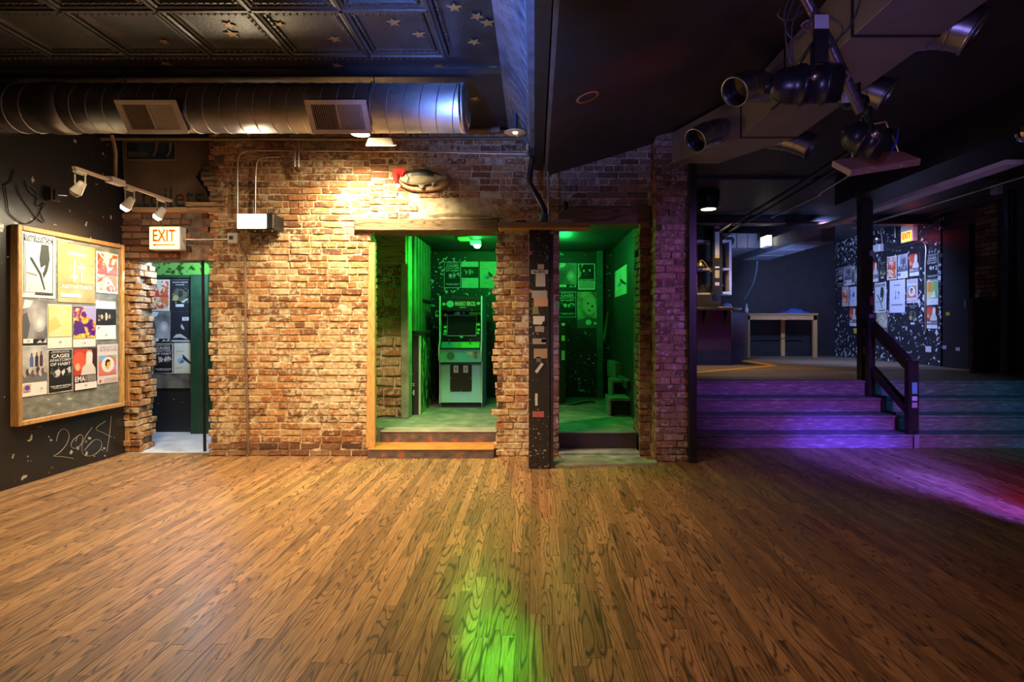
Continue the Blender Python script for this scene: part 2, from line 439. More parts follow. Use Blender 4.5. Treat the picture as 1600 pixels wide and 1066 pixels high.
_b = M_STEEL.node_tree.nodes['Principled BSDF']
M_SPIRAL = M_STEEL.copy(); M_SPIRAL.name = 'spiral_duct_steel'
_b = M_SPIRAL.node_tree.nodes['Principled BSDF']
_b.inputs['Roughness'].default_value = 0.36; _b.inputs['Anisotropic'].default_value = 0.92
_t = M_SPIRAL.node_tree.nodes.new('ShaderNodeTangent'); _t.direction_type = 'RADIAL'; _t.axis = 'X'
M_SPIRAL.node_tree.links.new(_t.outputs[0], _b.inputs['Tangent'])
M_DUCTP = mat('dull_duct_steel', (0.20, 0.19, 0.20), 0.42, 0.7, var=0.2, scale=4, bump=0.04)
M_PIPE = mat('conduit_steel', (0.55, 0.52, 0.46), 0.35, 1.0, var=0.2, bump=0.05)
M_WHITE = mat('white_enamel', (0.62, 0.60, 0.58), 0.4, var=0.06, bump=0.0)
M_BLKMET = mat('black_metal', (0.018, 0.018, 0.02), 0.35, 0.2, var=0.2, bump=0.03)
M_GREEN_D = mat('dark_green_paint', (0.012, 0.05, 0.022), 0.5, var=0.3)
M_PLASTER = ramp_mat('smeared_plaster', [(0.3, (0.38, 0.30, 0.18)), (0.5, (0.56, 0.47, 0.30)), (0.7, (0.66, 0.57, 0.40))], 13, detail=6, rough=0.9, bump=0.9)
M_CORR = splatter_mat('corridor_black_paint', (0.013, 0.014, 0.014), (0.55, 0.60, 0.50), 0.64, 17.0, 0.5, 0.9)
M_CORRP = mat('corridor_plain_paint', (0.022, 0.024, 0.024), 0.55, var=0.3)
M_PLATF = wood_mat('worn_platform_boards', (0.20, 0.15, 0.105), (0.09, 0.065, 0.045), 'X', rough=0.6, grain=0.5)
M_STEPP = ramp_mat('scuffed_step_paint', [(0.3, (0.10, 0.085, 0.095)), (0.55, (0.15, 0.13, 0.145)), (0.8, (0.32, 0.29, 0.31))], 14, (0.6, 1, 3), rough=0.5, detail=8, bump=0.25)
M_SPLAT = splatter_mat('stage_wall_paint', (0.016, 0.017, 0.024), (0.66, 0.68, 0.72), 0.60, 15.0, 0.5, 0.8)
M_CONC = ramp_mat('painted_concrete', [(0.35, (0.11, 0.12, 0.10)), (0.6, (0.20, 0.21, 0.17)), (0.75, (0.32, 0.33, 0.25))], 5, rough=0.6, detail=6)
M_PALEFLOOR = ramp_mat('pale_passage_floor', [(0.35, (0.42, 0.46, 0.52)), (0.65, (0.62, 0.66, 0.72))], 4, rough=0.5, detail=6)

# ------------------------------------------------------------------ oak floor: each board is a piece
def plank_unit():
    me = bpy.data.meshes.new('plank')
    c = 0.012; k = 0.002
    v = [(-.5, -.5, -1), (.5, -.5, -1), (.5, .5, -1), (-.5, .5, -1), (-.5 + c, -.5 + k, 0), (.5 - c, -.5 + k, 0), (.5 - c, .5 - k, 0), (-.5 + c, .5 - k, 0),
         (-.5, -.5, -.12), (.5, -.5, -.12), (.5, .5, -.12), (-.5, .5, -.12)]
    f = [(4, 5, 6, 7), (8, 9, 5, 4), (9, 10, 6, 5), (10, 11, 7, 6), (11, 8, 4, 7), (0, 1, 9, 8), (1, 2, 10, 9), (2, 3, 11, 10), (3, 0, 8, 11)]
    me.from_pydata(v, [], f); me.materials.append(M_OAK); me.update()
    return me, v, f

def make_floor():
    base = MB(); base.box((-6.0, -2.0, -0.12), (9.5, 6.33, -0.021), M_SUB)
    fl = struct('floor', base, M_SUB, 'wide oak strip dance floor in front of the brick wall')
    me, v0, f0 = plank_unit()
    W = 0.0605; planks = []
    x = -4.5
    while x < 8.6:
        y = -1.6 + rnd.uniform(-0.6, 0)
        while y < 6.30:
            ln = rnd.choice([0.35, 0.5, 0.7, 0.9, 1.1]) * rnd.uniform(0.85, 1.2)
            y1 = min(y + ln, 6.31)
            if y1 - y > 0.05 and not (x > 0 and False):
                planks.append((x + W / 2, (y + y1) / 2, y1 - y))
            y += ln
        x += W
    def area(p):
        yb = max(p[1] - p[2] / 2, 2.18); yt = p[1] + p[2] / 2
        if yt < 2.2: return 0
        u0 = VX + p[0] / yb * FPX
        if u0 < -50 or u0 > 1650: return 0
        return W * FPX / ((yb + yt) / 2) * (EYE * FPX / yb - EYE * FPX / yt)
    planks.sort(key=area, reverse=True)
    for i, (px, py, ln) in enumerate(planks[:300]):
        o = bpy.data.objects.new('plank', me); COL.objects.link(o); o.parent = fl
        o.location = (px, py, rnd.uniform(-0.0008, 0.0004)); o.scale = (W * 0.994, ln - 0.0006, 0.02)
    rest = MB()
    for (px, py, ln) in planks[300:]:
        dz = rnd.uniform(-0.0008, 0.0004)
        rest.raw([(px + a * W * 0.994, py + b * (ln - 0.0006), dz + c * 0.02) for a, b, c in v0], f0)
    o = rest.build('plank', M_OAK, fl); o['kind'] = 'stuff'
make_floor()

# ------------------------------------------------------------------ bricks
def brick_units(n, mt):
    out = []
    for k in range(n):
        r = random.Random(100 + k)
        j = lambda a: r.uniform(-a, a)
        c = 0.035; e = 0.10
        # back ring, shoulder ring, face ring; x along, y depth (front is -y), z up
        ring = [(-1, -1), (0.1, -1), (1, -1), (1, 1), (-0.1, 1), (-1, 1)]
        v = []
        for (a, b) in ring: v.append((a * .5, .5, b * .5))
        for (a, b) in ring: v.append((a * .5 + j(.015), -.34, b * .5 + j(.05)))
        for (a, b) in ring: v.append((a * (.5 - c) + j(.02), -.5 + r.uniform(0, .06), b * (.5 - e) + j(.07)))
        f = []
        for q in (0, 6):
            for i in range(6):
                i2 = (i + 1) % 6; f.append((q + i, q + i2, q + 6 + i2, q + 6 + i))
        f += [(12, 13, 16, 17), (13, 14, 15, 16)]
        me = bpy.data.meshes.new('brick'); me.from_pydata(v, [], f); me.materials.append(mt); me.update()
        out.append((me, v, f))
    return out
UNITS = {}

def brick_field(parent, M, x0, x1, z0, z1, mt, inside=None, maxn=300, L=0.206, h=0.060, mort=0.012, depth=0.06, ragged=(0, 0), seed=1, miss=0.015, proud=0.009, name='brick'):
    """courses of bricks on the local x-z plane of M, facing local -y; ragged = how far row ends wander left / right"""
    r = random.Random(seed)
    if mt not in UNITS: UNITS[mt] = brick_units(7, mt)
    lst = []; row = 0; z = z0 + mort / 2
    while z + h < z1 + 0.02:
        a = x0 - r.uniform(-.3, 1) * ragged[0]; b = x1 + r.uniform(-.3, 1) * ragged[1]
        head = row % 6 == 5
        bl = 0.097 if head else L
        x = a - (bl + mort) * (0.5 if row % 2 else 0.0) - r.uniform(0, 0.02)
        while x < b:
            ln = bl * r.uniform(0.94, 1.05)
            if r.random() < 0.08: ln *= 0.5
            s0, s1 = max(x, a), min(x + ln, b)
            if s1 - s0 > 0.035:
                cx, cz = (s0 + s1) / 2, z + h / 2
                if (inside is None or inside(cx, cz)) and r.random() > miss:
                    dep = r.uniform(-0.004, proud)
                    T = M @ Matrix.Translation((cx, 0.5 * depth - dep, cz + r.uniform(-.002, .002))) @ Matrix.Rotation(r.uniform(-.012, .012), 4, 'Y') @ Matrix.Rotation(r.uniform(-.02, .02), 4, 'Z') @ Matrix.Diagonal((s1 - s0, depth, h * r.uniform(.92, 1.04), 1))
                    lst.append(((s1 - s0) * h, T, r.randrange(7)))
            x += ln + mort
        z += h + mort; row += 1
    lst.sort(key=lambda q: -q[0])
    for (a, T, k) in lst[:maxn]:
        o = bpy.data.objects.new(name, UNITS[mt][k][0]); COL.objects.link(o); o.parent = parent; o.matrix_basis = T
    if len(lst) > maxn:
        mb = MB()
        for (a, T, k) in lst[maxn:]:
            me, v, f = UNITS[mt][k]; mb.raw([T @ Vector(p) for p in v], f)
        o = mb.build(name, mt, parent); o['kind'] = 'stuff'
    return len(lst)

def rough_sheet(mb, M, x0, x1, z0, z1, amp=0.012, step=0.035, y=0.0, m=None, seed=0.0):
    nx = max(1, int((x1 - x0) / step)); nz = max(1, int((z1 - z0) / step)); vs_ = []; fs = []
    for i in range(nx + 1):
        for k in range(nz + 1):
            x = x0 + (x1 - x0) * i / nx; z = z0 + (z1 - z0) * k / nz
            d = amp * noise.noise(Vector((x * 9 + seed, z * 9, seed))) + amp * .6 * noise.noise(Vector((x * 23, z * 23, 3 + seed)))
            vs_.append(M @ Vector((x, y - d, z)))
    for i in range(nx):
        for k in range(nz):
            a = i * (nz + 1) + k; fs.append((a, a + nz + 1, a + nz + 2, a + 1))
    mb.raw(vs_, fs, m, True)

I4 = Matrix.Identity(4)
WY = 5.90                                                            # front plane of the brick wall
def FY(y): return Matrix.Translation((0, y, 0))
def FX(x, sgn):                                                      # local -y turned to face +x (sgn 1) or -x (sgn -1)
    return Matrix.Translation((x, 0, 0)) @ Matrix.Rotation(sgn * PI / 2, 4, 'Z')

# --- wall left of the middle doorway
XL, XD0, XD1 = -3.478, -1.763, -0.412
mb = MB(); mb.box((XL + .05, WY + .03, 0), (XD0 - .04, WY + .32, 3.5)); rough_sheet(mb, FY(WY + .010), XL + .03, XD0 - .02, 0, 3.5)
wall_bl = struct('wall_back_left', mb, M_MORTAR, 'weathered warm brick wall between the toilet passage and the middle doorway')
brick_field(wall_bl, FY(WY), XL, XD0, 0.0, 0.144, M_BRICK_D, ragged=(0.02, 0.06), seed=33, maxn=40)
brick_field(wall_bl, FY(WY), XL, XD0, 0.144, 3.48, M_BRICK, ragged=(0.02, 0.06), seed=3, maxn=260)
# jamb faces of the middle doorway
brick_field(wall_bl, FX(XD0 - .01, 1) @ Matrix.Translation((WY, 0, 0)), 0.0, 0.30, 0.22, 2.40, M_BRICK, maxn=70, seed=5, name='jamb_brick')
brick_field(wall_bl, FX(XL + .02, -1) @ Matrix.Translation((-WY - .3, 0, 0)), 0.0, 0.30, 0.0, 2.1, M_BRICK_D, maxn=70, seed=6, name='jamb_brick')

# --- wall over the middle doorway and the pier right of it
ZL0, ZL1 = 2.408, 2.545
XP1 = 0.265
def slope_top(x): return 3.5 if x < 0.06 else 3.0 + (x - 0.13) * 0.30
mb = MB()
mb.box((XD0 - .04, WY + .03, ZL1 + .01), (XP1, WY + .32, 3.5)); rough_sheet(mb, FY(WY + .010), XD0 - .02, XP1, ZL1, 3.5)
mb.box((XP1, WY + .03, 2.69), (1.27, WY + .32, 3.42)); rough_sheet(mb, FY(WY + .010), XP1, 1.25, 2.68, 3.42)
wall_bm = struct('wall_back_header', mb, M_MORTAR, 'brick wall above the two doorways')
brick_field(wall_bm, FY(WY), XD0, XP1, ZL1 + .005, 3.48, M_BRICK, seed=7, maxn=170, inside=lambda x, z: not (-1.25 < x < -0.42 and z < 2.80 and noise.noise(Vector((x * 4, z * 7, 2))) > -0.25))
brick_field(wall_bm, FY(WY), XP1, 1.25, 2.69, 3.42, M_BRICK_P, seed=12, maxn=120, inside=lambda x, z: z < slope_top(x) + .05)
mb = MB(); mb.box((XD1 + .04, WY + .03, 0), (XP1 - .02, WY + .32, ZL1)); rough_sheet(mb, FY(WY + .010), XD1 + .02, XP1 - .01, 0, ZL1)
wall_pi = struct('wall_back_middle', mb, M_MORTAR, 'narrow warm brick pier between the two doorways')
brick_field(wall_pi, FY(WY), XD1, XP1 - .09, 0.0, ZL1, M_BRICK, seed=8, maxn=190, ragged=(0.05, 0))
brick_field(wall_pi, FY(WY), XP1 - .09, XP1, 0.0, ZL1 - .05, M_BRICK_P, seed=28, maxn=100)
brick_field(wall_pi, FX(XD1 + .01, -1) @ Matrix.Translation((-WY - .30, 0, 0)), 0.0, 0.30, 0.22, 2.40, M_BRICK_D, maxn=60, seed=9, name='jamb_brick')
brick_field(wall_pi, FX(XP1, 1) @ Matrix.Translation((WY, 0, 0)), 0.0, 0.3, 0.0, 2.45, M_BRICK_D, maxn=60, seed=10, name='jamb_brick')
pm = MB()                                                            # smear of pale plaster over the lintel
ring = [(-1.30, 2.56), (-1.22, 2.66), (-1.02, 2.76), (-0.86, 2.80), (-0.72, 2.77), (-0.58, 2.83), (-0.44, 2.72), (-0.40, 2.56)]
pc = (-0.85, 2.62)
for i in range(len(ring)):
    p, q = ring[i], ring[(i + 1) % len(ring)]
    pm.raw([(pc[0], WY - .012, pc[1]), (p[0], WY + .012, p[1]), (q[0], WY + .012, q[1]), ((pc[0] + p[0]) / 2, WY - .010, (pc[1] + p[1]) / 2), ((pc[0] + q[0]) / 2, WY - .010, (pc[1] + q[1]) / 2)],
           [(0, 3, 4), (3, 1, 2, 4)], None, True)
pm.build('plaster_patch', M_PLASTER, wall_bm)

# --- wall over the right doorway, stub and projecting pier
XJ, XQ, PYF = 1.13, 1.25, 5.65
ZR0, ZR1 = 2.49, 2.68
mb = MB()
mb.box((XJ + .03, WY + .03, 0), (XQ + .05, WY + .36, ZR1)); rough_sheet(mb, FY(WY + .010), XJ + .02, XQ, 0, ZR1)
mb.box((XQ + .03, PYF + .03, 0), (1.575, WY + .36, 3.40)); rough_sheet(mb, FY(PYF + .010), XQ + .01, 1.575, 0, 3.38)
rough_sheet(mb, FX(XQ + .010, -1) @ Matrix.Translation((-WY - .04, 0, 0)), 0, 0.27, 0, 3.38)
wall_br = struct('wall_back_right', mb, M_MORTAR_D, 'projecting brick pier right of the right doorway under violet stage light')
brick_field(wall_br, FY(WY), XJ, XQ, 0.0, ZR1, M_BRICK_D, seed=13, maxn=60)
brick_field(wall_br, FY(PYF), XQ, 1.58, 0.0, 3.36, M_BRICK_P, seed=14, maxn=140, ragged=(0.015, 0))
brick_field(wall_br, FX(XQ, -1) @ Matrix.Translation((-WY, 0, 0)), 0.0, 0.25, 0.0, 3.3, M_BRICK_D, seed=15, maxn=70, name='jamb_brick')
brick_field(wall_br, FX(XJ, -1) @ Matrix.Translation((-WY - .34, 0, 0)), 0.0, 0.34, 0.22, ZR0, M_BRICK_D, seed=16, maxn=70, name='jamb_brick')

# --- lintels, posts and boards of the openings
def timber(name, a, b, m, label, bev=0.008):
    return struct(name, MB().box(a, b, None, bev), m, label)
timber('trim_1', (-1.92, WY - .045, ZL0), (-0.375, WY + .30, ZL1 - .005), M_TIMBER, 'long weathered timber lintel over the middle doorway', 0.012)
timber('trim_2', (XP1 - .02, WY - .03, ZR0), (XQ - .01, WY + .30, ZR1), M_TIMBER_D, 'dark timber lintel over the right doorway', 0.01)
o = MB().box((1.572, PYF - .05, 0), (1.655, WY + .36, 3.30), None, 0.006)
struct('trim_3', o, M_BLKMET, 'black post covering the edge of the brick pier beside the platform steps')
mb = MB(); mb.prism([(-1.795, WY - .035, 0.10), (-1.70, WY - .035, 0.10), (-1.705, WY - .035, 2.26), (-1.765, WY - .035, 2.26)], (0, .05, 0))
struct('trim_4', mb, M_PINE, 'leaning pine jamb board at the edge of the middle doorway')

# --- header over the toilet passage, ragged stub at the left wall
HY = 6.0
mb = MB(); mb.box((-4.6, HY + .05, 2.12), (XL, HY + .3, 3.5)); rough_sheet(mb, FY(HY + .03), -4.55, XL, 2.12, 2.75)
mb.box((-4.6, HY + .10, 0), (-4.42, HY + .36, 2.12))
wall_bf = struct('wall_back_far', mb, M_MORTAR_D, 'dark brick header and ragged brick jamb of the toilet passage')
brick_field(wall_bf, FY(HY), -4.5, XL - .08, 2.13, 2.66, M_BRICK_D, seed=18, maxn=90, inside=lambda x, z: not (-3.78 < x < -3.60))
brick_field(wall_bf, FY(HY + .07), -4.5, -4.375, 0.0, 2.14, M_BRICK, seed=19, maxn=100, ragged=(0, 0.06), proud=0.05, miss=0.06)
brick_field(wall_bf, FX(-4.41, 1) @ Matrix.Translation((HY + .07, 0, 0)), 0.0, 0.3, 0.0, 2.14, M_BRICK, seed=20, maxn=80, proud=0.05, miss=0.08, name='jamb_brick')
mb = MB(); mb.box((-3.80, HY - .02, 0.0), (-3.58, HY + .2, 0.001))

# --- left black wall with pine edge board
mb = MB(); mb.box((-4.85, -2.0, 0), (-4.5, 6.1, 3.5))
wall_l = struct('wall_left', mb, M_BLACK, 'scuffed black painted wall that carries the framed poster board')
mb = MB(); mb.box((-4.5, 6.045, 0.02), (-4.455, 6.10, 2.42), None, 0.004)
struct('trim_5', mb, M_PINE, 'thin pine edge strip where the black wall meets the brick')
mb = MB()
def chalk(px_pts, r=0.003):
    mb.tube(smooth_path([onx(x, y, -4.498) for x, y in px_pts], 5), r, None, 5)
chalk([(88, 690), (91, 678), (97, 671), (104, 672), (108, 682), (103, 696), (92, 708), (84, 713), (98, 714), (115, 717)])
chalk([(118, 690), (123, 680), (129, 682), (127, 694), (118, 701), (111, 697), (115, 687), (126, 679)])
chalk([(144, 668), (134, 682), (128, 698), (131, 711), (144, 712), (157, 702), (158, 690), (147, 688), (132, 704)])
chalk([(165, 658), (150, 670), (162, 677), (174, 683)]); chalk([(174, 650), (171, 680), (167, 706)])
mb.build('graffiti', flat((0.30, 0.26, 0.20)), wall_l)

# --- ceilings
mb = MB(); mb.box((-6.0, -2.0, 3.52), (0.3, 6.3, 3.62))
ceil = struct('ceiling', mb, M_TIN, 'black painted pressed tin ceiling with coffer ribs and gold stars')
XS = [-4.9 + 0.6 * i for i in range(9)]                             # ribs running into the picture
XS = [x - 0.0 for x in (-5.08, -4.48, -3.74, -3.14, -2.50, -1.88, -1.28, -0.70)]
YS = [0.62, 1.23, 1.84, 2.45, 3.05, 3.64, 4.26]
for i in range(len(XS) - 1):
    for k in range(len(YS) - 1):
        x0, x1, y0, y1 = XS[i] + .05, XS[i + 1] - .05, YS[k] + .05, YS[k + 1] - .05
        if y1 < 2.4: continue
        p = MB(); z0, z1 = 3.52, 3.495
        a = [(x0, y0), (x1, y0), (x1, y1), (x0, y1)]
        def inset(d): return [(x0 + d, y0 + d), (x1 - d, y0 + d), (x1 - d, y1 - d), (x0 + d, y1 - d)]
        rings = [(inset(0), 3.52), (inset(.0), 3.497), (inset(.018), 3.495), (inset(.03), 3.507), (inset(.06), 3.509)]
        vs_ = []; fs = []
        for rg, z in rings: vs_ += [(q[0], q[1], z) for q in rg]
        for j in range(len(rings) - 1):
            for q in range(4): fs.append((j * 4 + q, (j + 1) * 4 + q, (j + 1) * 4 + (q + 1) % 4, j * 4 + (q + 1) % 4))
        fs.append(tuple(range(len(vs_) - 4, len(vs_))))
        p.raw(vs_, fs); p.build('panel', M_TIN, ceil)
def moulding(x0, y0, x1, y1, w=0.045, z=3.475):
    p = MB()
    if x0 == x1:
        prof = [(-w, 3.52), (-w * .8, 3.49), (-w * .35, 3.485), (-w * .25, z), (w * .25, z), (w * .35, 3.485), (w * .8, 3.49), (w, 3.52)]
        p.prism([(x0 + a, y0, b) for a, b in prof], (0, y1 - y0, 0))
    else:
        prof = [(-w, 3.52), (-w * .8, 3.49), (-w * .35, 3.485), (-w * .25, z), (w * .25, z), (w * .35, 3.485), (w * .8, 3.49), (w, 3.52)]
        p.prism([(x0, y0 + a, b) for a, b in prof], (x1 - x0, 0, 0))
    p.build('rib', M_TIN, ceil)
for x in XS: moulding(x, 2.0, x, 4.26)
for y in YS[3:]: moulding(XS[0], y, XS[-1], y)
beads = MB()                                                        # egg-and-dart rows along the ribs
for y in YS[4:]:
    for dy in (-.062, .062):
        x = XS[0] + .08
        while x < XS[-1] - .05:
            beads.raw([(x - .014, y + dy, 3.50), (x, y + dy - .014, 3.50), (x + .014, y + dy, 3.50), (x, y + dy + .014, 3.50), (x, y + dy, 3.481)], [(0, 1, 4), (1, 2, 4), (2, 3, 4), (3, 0, 4)], None, True)
            x += .046
for x in (XS[-1], XS[-2], XS[-3]):
    y = 2.5
    while y < 4.2:
        for dx in (-.062, .062):
            beads.raw([(x + dx - .014, y, 3.50), (x + dx, y - .014, 3.50), (x + dx + .014, y, 3.50), (x + dx, y + .014, 3.50), (x + dx, y, 3.481)], [(0, 1, 4), (1, 2, 4), (2, 3, 4), (3, 0, 4)], None, True)
        y += .046
o = beads.build('beading', M_TIN, ceil); o['kind'] = 'stuff'
mb = MB(); mb.prism([(-4.5, 4.50, 3.52), (-4.5, 4.50, 3.497), (-4.5, 4.55, 3.480), (-4.5, 4.60, 3.478), (-4.5, 4.60, 3.52)], (5.75, 0, 0)); mb.build('cornice', M_TIN, ceil)
M_STAR = mat('faded_gold', (0.34, 0.20, 0.07), 0.5, 0.2, var=0.3)
for (px, py, s) in [(710, 11, .055), (762, 35, .055), (615, 34, .055), (655, 53, .05), (741, 65, .05), (523, 60, .055), (437, 37, .04), (256, 64, .045), (358, 38, .05), (362, 52, .06),
                    (260, 99, .045), (155, 114, .05), (527, 102, .045), (686, 103, .04), (770, 105, .04), (742, 153, .05), (420, 40, .05), (745, 25, .05)]:
    z = 3.506 if py < 85 else 3.518
    Yc = (z - EYE) * FPX / (VY - py); c = at(px, py, Yc); a0 = rnd.uniform(0, 1)
    pts = []
    for k in range(10):
        rr = s if k % 2 == 0 else s * .42
        pts.append((c.x + rr * math.cos(a0 + k * PI / 5), c.y + rr * math.sin(a0 + k * PI / 5), c.z - .006))
    MB().prism(pts, (0, 0, .006)).build('star', M_STAR, ceil)

M_TINB = mat('blue_lit_tin_cove', (0.10, 0.13, 0.19), 0.42, var=0.45, scale=8, bump=0.35, bscale=45)  # blue stage light is put into the base colour of the cove
prof = [(-0.28, 3.52), (-0.27, 3.47), (-0.24, 3.45), (-0.19, 3.40), (-0.13, 3.34), (-0.08, 3.27), (-0.05, 3.20), (-0.045, 3.15), (0.0, 3.15), (0.0, 3.52)]
mb = MB(); mb.prism([(x, 0.5, z) for x, z in prof], (0, 5.38, 0))
cove = struct('trim_6', mb, M_TINB, 'blue lit pressed tin cove along the edge of the star ceiling')
def cove_pt(y, t):                                                  # point on the cove surface, t from 0 (top) to 1
    P = prof[2:8]; f = t * (len(P) - 1); i = min(int(f), len(P) - 2); u = f - i
    return Vector((P[i][0] + (P[i + 1][0] - P[i][0]) * u, y, P[i][1] + (P[i + 1][1] - P[i][1]) * u))
for k in range(22):                                                 # pressed rings on the cove
    yc = 2.5 + k * .15
    for rr in (.40, .22):
        MB().tube([cove_pt(yc + rr * .17 * math.cos(a), .5 + rr * math.sin(a)) for a in [2 * PI * j / 14 for j in range(15)]], .0045, None, 5, False).build('pressed_ring', M_TINB, cove)
mb = MB(); mb.box((0.0, 0.5, 3.06), (0.09, 5.88, 3.5)); struct('trim_7', mb, M_BLACKP, 'dark boxed beam beside the blue lit tin cove')
mb = MB(); mb.prism([(0.09, 0.4, 3.0), (0.115, 0.4, 3.0), (0.115, 0.4, 3.5), (0.09, 0.4, 3.5)], (0.02, 5.48, 0)); struct('trim_8', mb, mat('pale_edge', (.10, .09, .09), .5), 'thin pale edge strip of the lowered ceiling')
mb = MB(); mb.prism([(0.115, 0.0, 3.0), (1.36, 0.0, 3.38), (1.36, 0.0, 3.6), (0.115, 0.0, 3.6)], (0.015, 5.89, 0))
mb.box((1.36, 0.0, 3.40), (9.5, 7.4, 3.55))
ceil_r = struct('ceiling_right', mb, M_CEIL_D, 'sloping black plaster ceiling right of the star ceiling')
mb = MB(); mb.box((1.2, 7.38, 3.36), (9.5, 13.1, 3.5)); struct('ceiling_platform', mb, mat('platform_ceiling_paint', (.06, .06, .075), .55), 'dark ceiling over the raised platform')

# ------------------------------------------------------------------ raised platform with four steps
PZ = 0.69
mb = MB(); mb.box((1.2, 7.14, PZ - .12), (9.5, 13.1, PZ - .02))
plat = struct('floor_platform', mb, M_SUB, 'raised platform of worn boards reached by four steps')
r = random.Random(5)
y = 7.12
while y < 13.0:                                                      # boards of the platform floor run across
    w = 0.14; x = 1.2 - r.uniform(0, 1.5)
    while x < 9.4:
        ln = r.uniform(1.6, 3.0); a, b = max(x, 1.2), min(x + ln, 9.4)
        if b - a > .05: MB().box((a, y, PZ - .02), (b - .004, y + w - .003, PZ), None, 0).build('board', M_PLATF, plat)
        x += ln
    y += w
SY = [6.30, 6.57, 6.84, 7.10]; SZ = [0.155, 0.33, 0.50, 0.69]
for k in range(4):
    z0 = 0 if k == 0 else SZ[k - 1]
    y1 = SY[k + 1] + .05 if k < 3 else 7.16
    s = MB(); s.box((1.66, SY[k], z0 - (0 if k == 0 else .1)), (9.5, y1, SZ[k] - .03 if k < 3 else PZ - .021))
    s.build('step', M_STEPP, plat)
    n = MB(); n.box((1.66, SY[k] - .018, SZ[k] - .03), (9.5, y1, SZ[k] - (.0 if k < 3 else .0)), None, .008)
    n.build('tread', M_STEPP, plat)
mb = MB()                                                            # stepped stringer under the handrail
pts = [(4.30, 6.62, .155), (4.30, 6.62, .36), (4.30, 6.80, .36), (4.30, 6.80, .53), (4.30, 7.06, .53), (4.30, 7.06, .72), (4.30, 7.16, .72), (4.30, 7.16, .155)]
mb.prism(pts, (.05, 0, 0)); mb.build('stringer', M_BLACKP, plat)
o = MB(); o.tube([at(1085, 575.5, 10.2) + Vector((0, 0, .004 - at(1085, 575.5, 10.2).z + PZ)), ], .01) if False else None
mb = MB()                                                            # yellow line painted on the platform
for a, b in [((2.4, 8.3), (4.25, 9.75)), ((4.25, 9.75), (4.25, 11.3))]:
    d = Vector((b[0] - a[0], b[1] - a[1], 0)).normalized(); n = Vector((-d.y, d.x, 0)) * .08
    mb.poly([Vector((a[0], a[1], PZ + .003)) - n, Vector((b[0], b[1], PZ + .003)) - n, Vector((b[0], b[1], PZ + .003)) + n, Vector((a[0], a[1], PZ + .003)) + n])
mb.build('painted_line', flat((.60, .30, .04)), plat)

mb = MB(); mb.box((1.2, 12.9, PZ), (7.3, 13.1, 3.4)); struct('wall_platform_back', mb, M_BLACKP, 'dark wall at the back of the raised platform')
mb = MB(); mb.box((7.05, 9.55, PZ), (7.3, 12.95, 3.4)); wall_sp = struct('wall_platform_right', mb, M_SPLAT, 'black wall full of torn paper flecks and gig posters beside the platform')
mb = MB(); mb.box((7.12, 7.2, PZ), (7.4, 9.56, 3.4)); wall_sr = struct('wall_platform_side', mb, M_BLACKP, 'dark side wall of the platform with a narrow strip of brick')
brick_field(wall_sr, FX(7.09, -1) @ Matrix.Translation((-8.86, 0, 0)), 0.0, 0.42, PZ, 3.3, M_BRICK_D, seed=31, maxn=90)
mb = MB(); mb.box((7.12, 6.2, 0), (7.4, 7.3, 3.4)); struct('wall_right', mb, M_PLASTER if False else mat('grey_side_plaster', (.10, .09, .08), .8), 'rough grey plaster wall beside the dance floor steps')
mb = MB(); mb.box((7.04, 8.92, PZ), (7.12, 9.50, 3.05), None, .01)
door5 = struct('door_3', mb, mat('black_door', (.012, .011, .014), .45), 'tall black door at the side of the platform')
MB().box((7.02, 8.96, 1.70), (7.045, 9.00, 1.82), None, .004).build('door_handle', M_PIPE, door5)
for (py, pz, c) in [(9.32, 1.57, (.30, .22, .02)), (9.4, 1.0, (.30, .25, .45)), (9.1, .98, (.3, .3, .35))]:
    MB().box((7.034, py, pz), (7.04, py + .09, pz + .06)).build('sticker', flat(c), door5)

# beam over the platform edge and its lit edge board
mb = MB(); mb.box((4.05, 3.2, 3.02), (4.55, 7.42, 3.41)); struct('trim_9', mb, M_BLACKP, 'dark boxed ceiling beam carried by the black post at the steps')
mb = MB(); mb.box((4.62, 5.4, 2.985), (4.80, 9.5, 3.03)); struct('trim_10', mb, mat('lilac_board', (.60, .55, .58), .5, var=.1), 'pale board catching lilac light under the ceiling')
mb = MB(); mb.box((2.4, 9.75, 3.20), (7.05, 9.95, 3.37)); struct('trim_11', mb, M_BLACKP, 'low dark cross beam over the bar')

# ------------------------------------------------------------------ corridor behind the two middle openings
CZ = 0.22
mb = MB(); mb.box((-2.6, 6.36, -0.1), (1.7, 9.2, CZ)); struct('floor_corridor', mb, M_CONC, 'painted concrete floor of the green lit corridor')
mb = MB(); mb.box((-2.6, 9.05, CZ), (1.25, 9.2, 2.8)); wall_c = struct('wall_corridor_back', mb, M_CORR, 'black corridor wall with paint flecks and gig posters')
mb = MB(); mb.box((1.25, 6.25, 0), (1.45, 9.2, 2.8)); struct('wall_corridor_right', mb, M_CORRP, 'dark right wall of the corridor beside the stair')
mb = MB(); mb.box((-2.7, 6.22, 2.62), (1.5, 9.2, 2.75)); struct('ceiling_corridor', mb, mat('corridor_ceiling_paint', (.02, .022, .02), .5), 'dark ceiling of the green lit corridor')
mb = MB(); mb.box((-2.65, 6.22, 0), (-2.5, 9.2, 2.75)); struct('wall_corridor_left', mb, M_CORRP, 'dark left wall behind the corridor opening')
mb = MB(); mb.box((-2.5, 7.16, CZ), (-1.66, 7.3, 2.65)); rough_sheet(mb, FY(7.15), -2.5, -1.66, CZ, 2.65, .015)
wall_cb = struct('wall_corridor_side', mb, M_MORTAR, 'rough brick wall seen through the left side of the middle doorway')
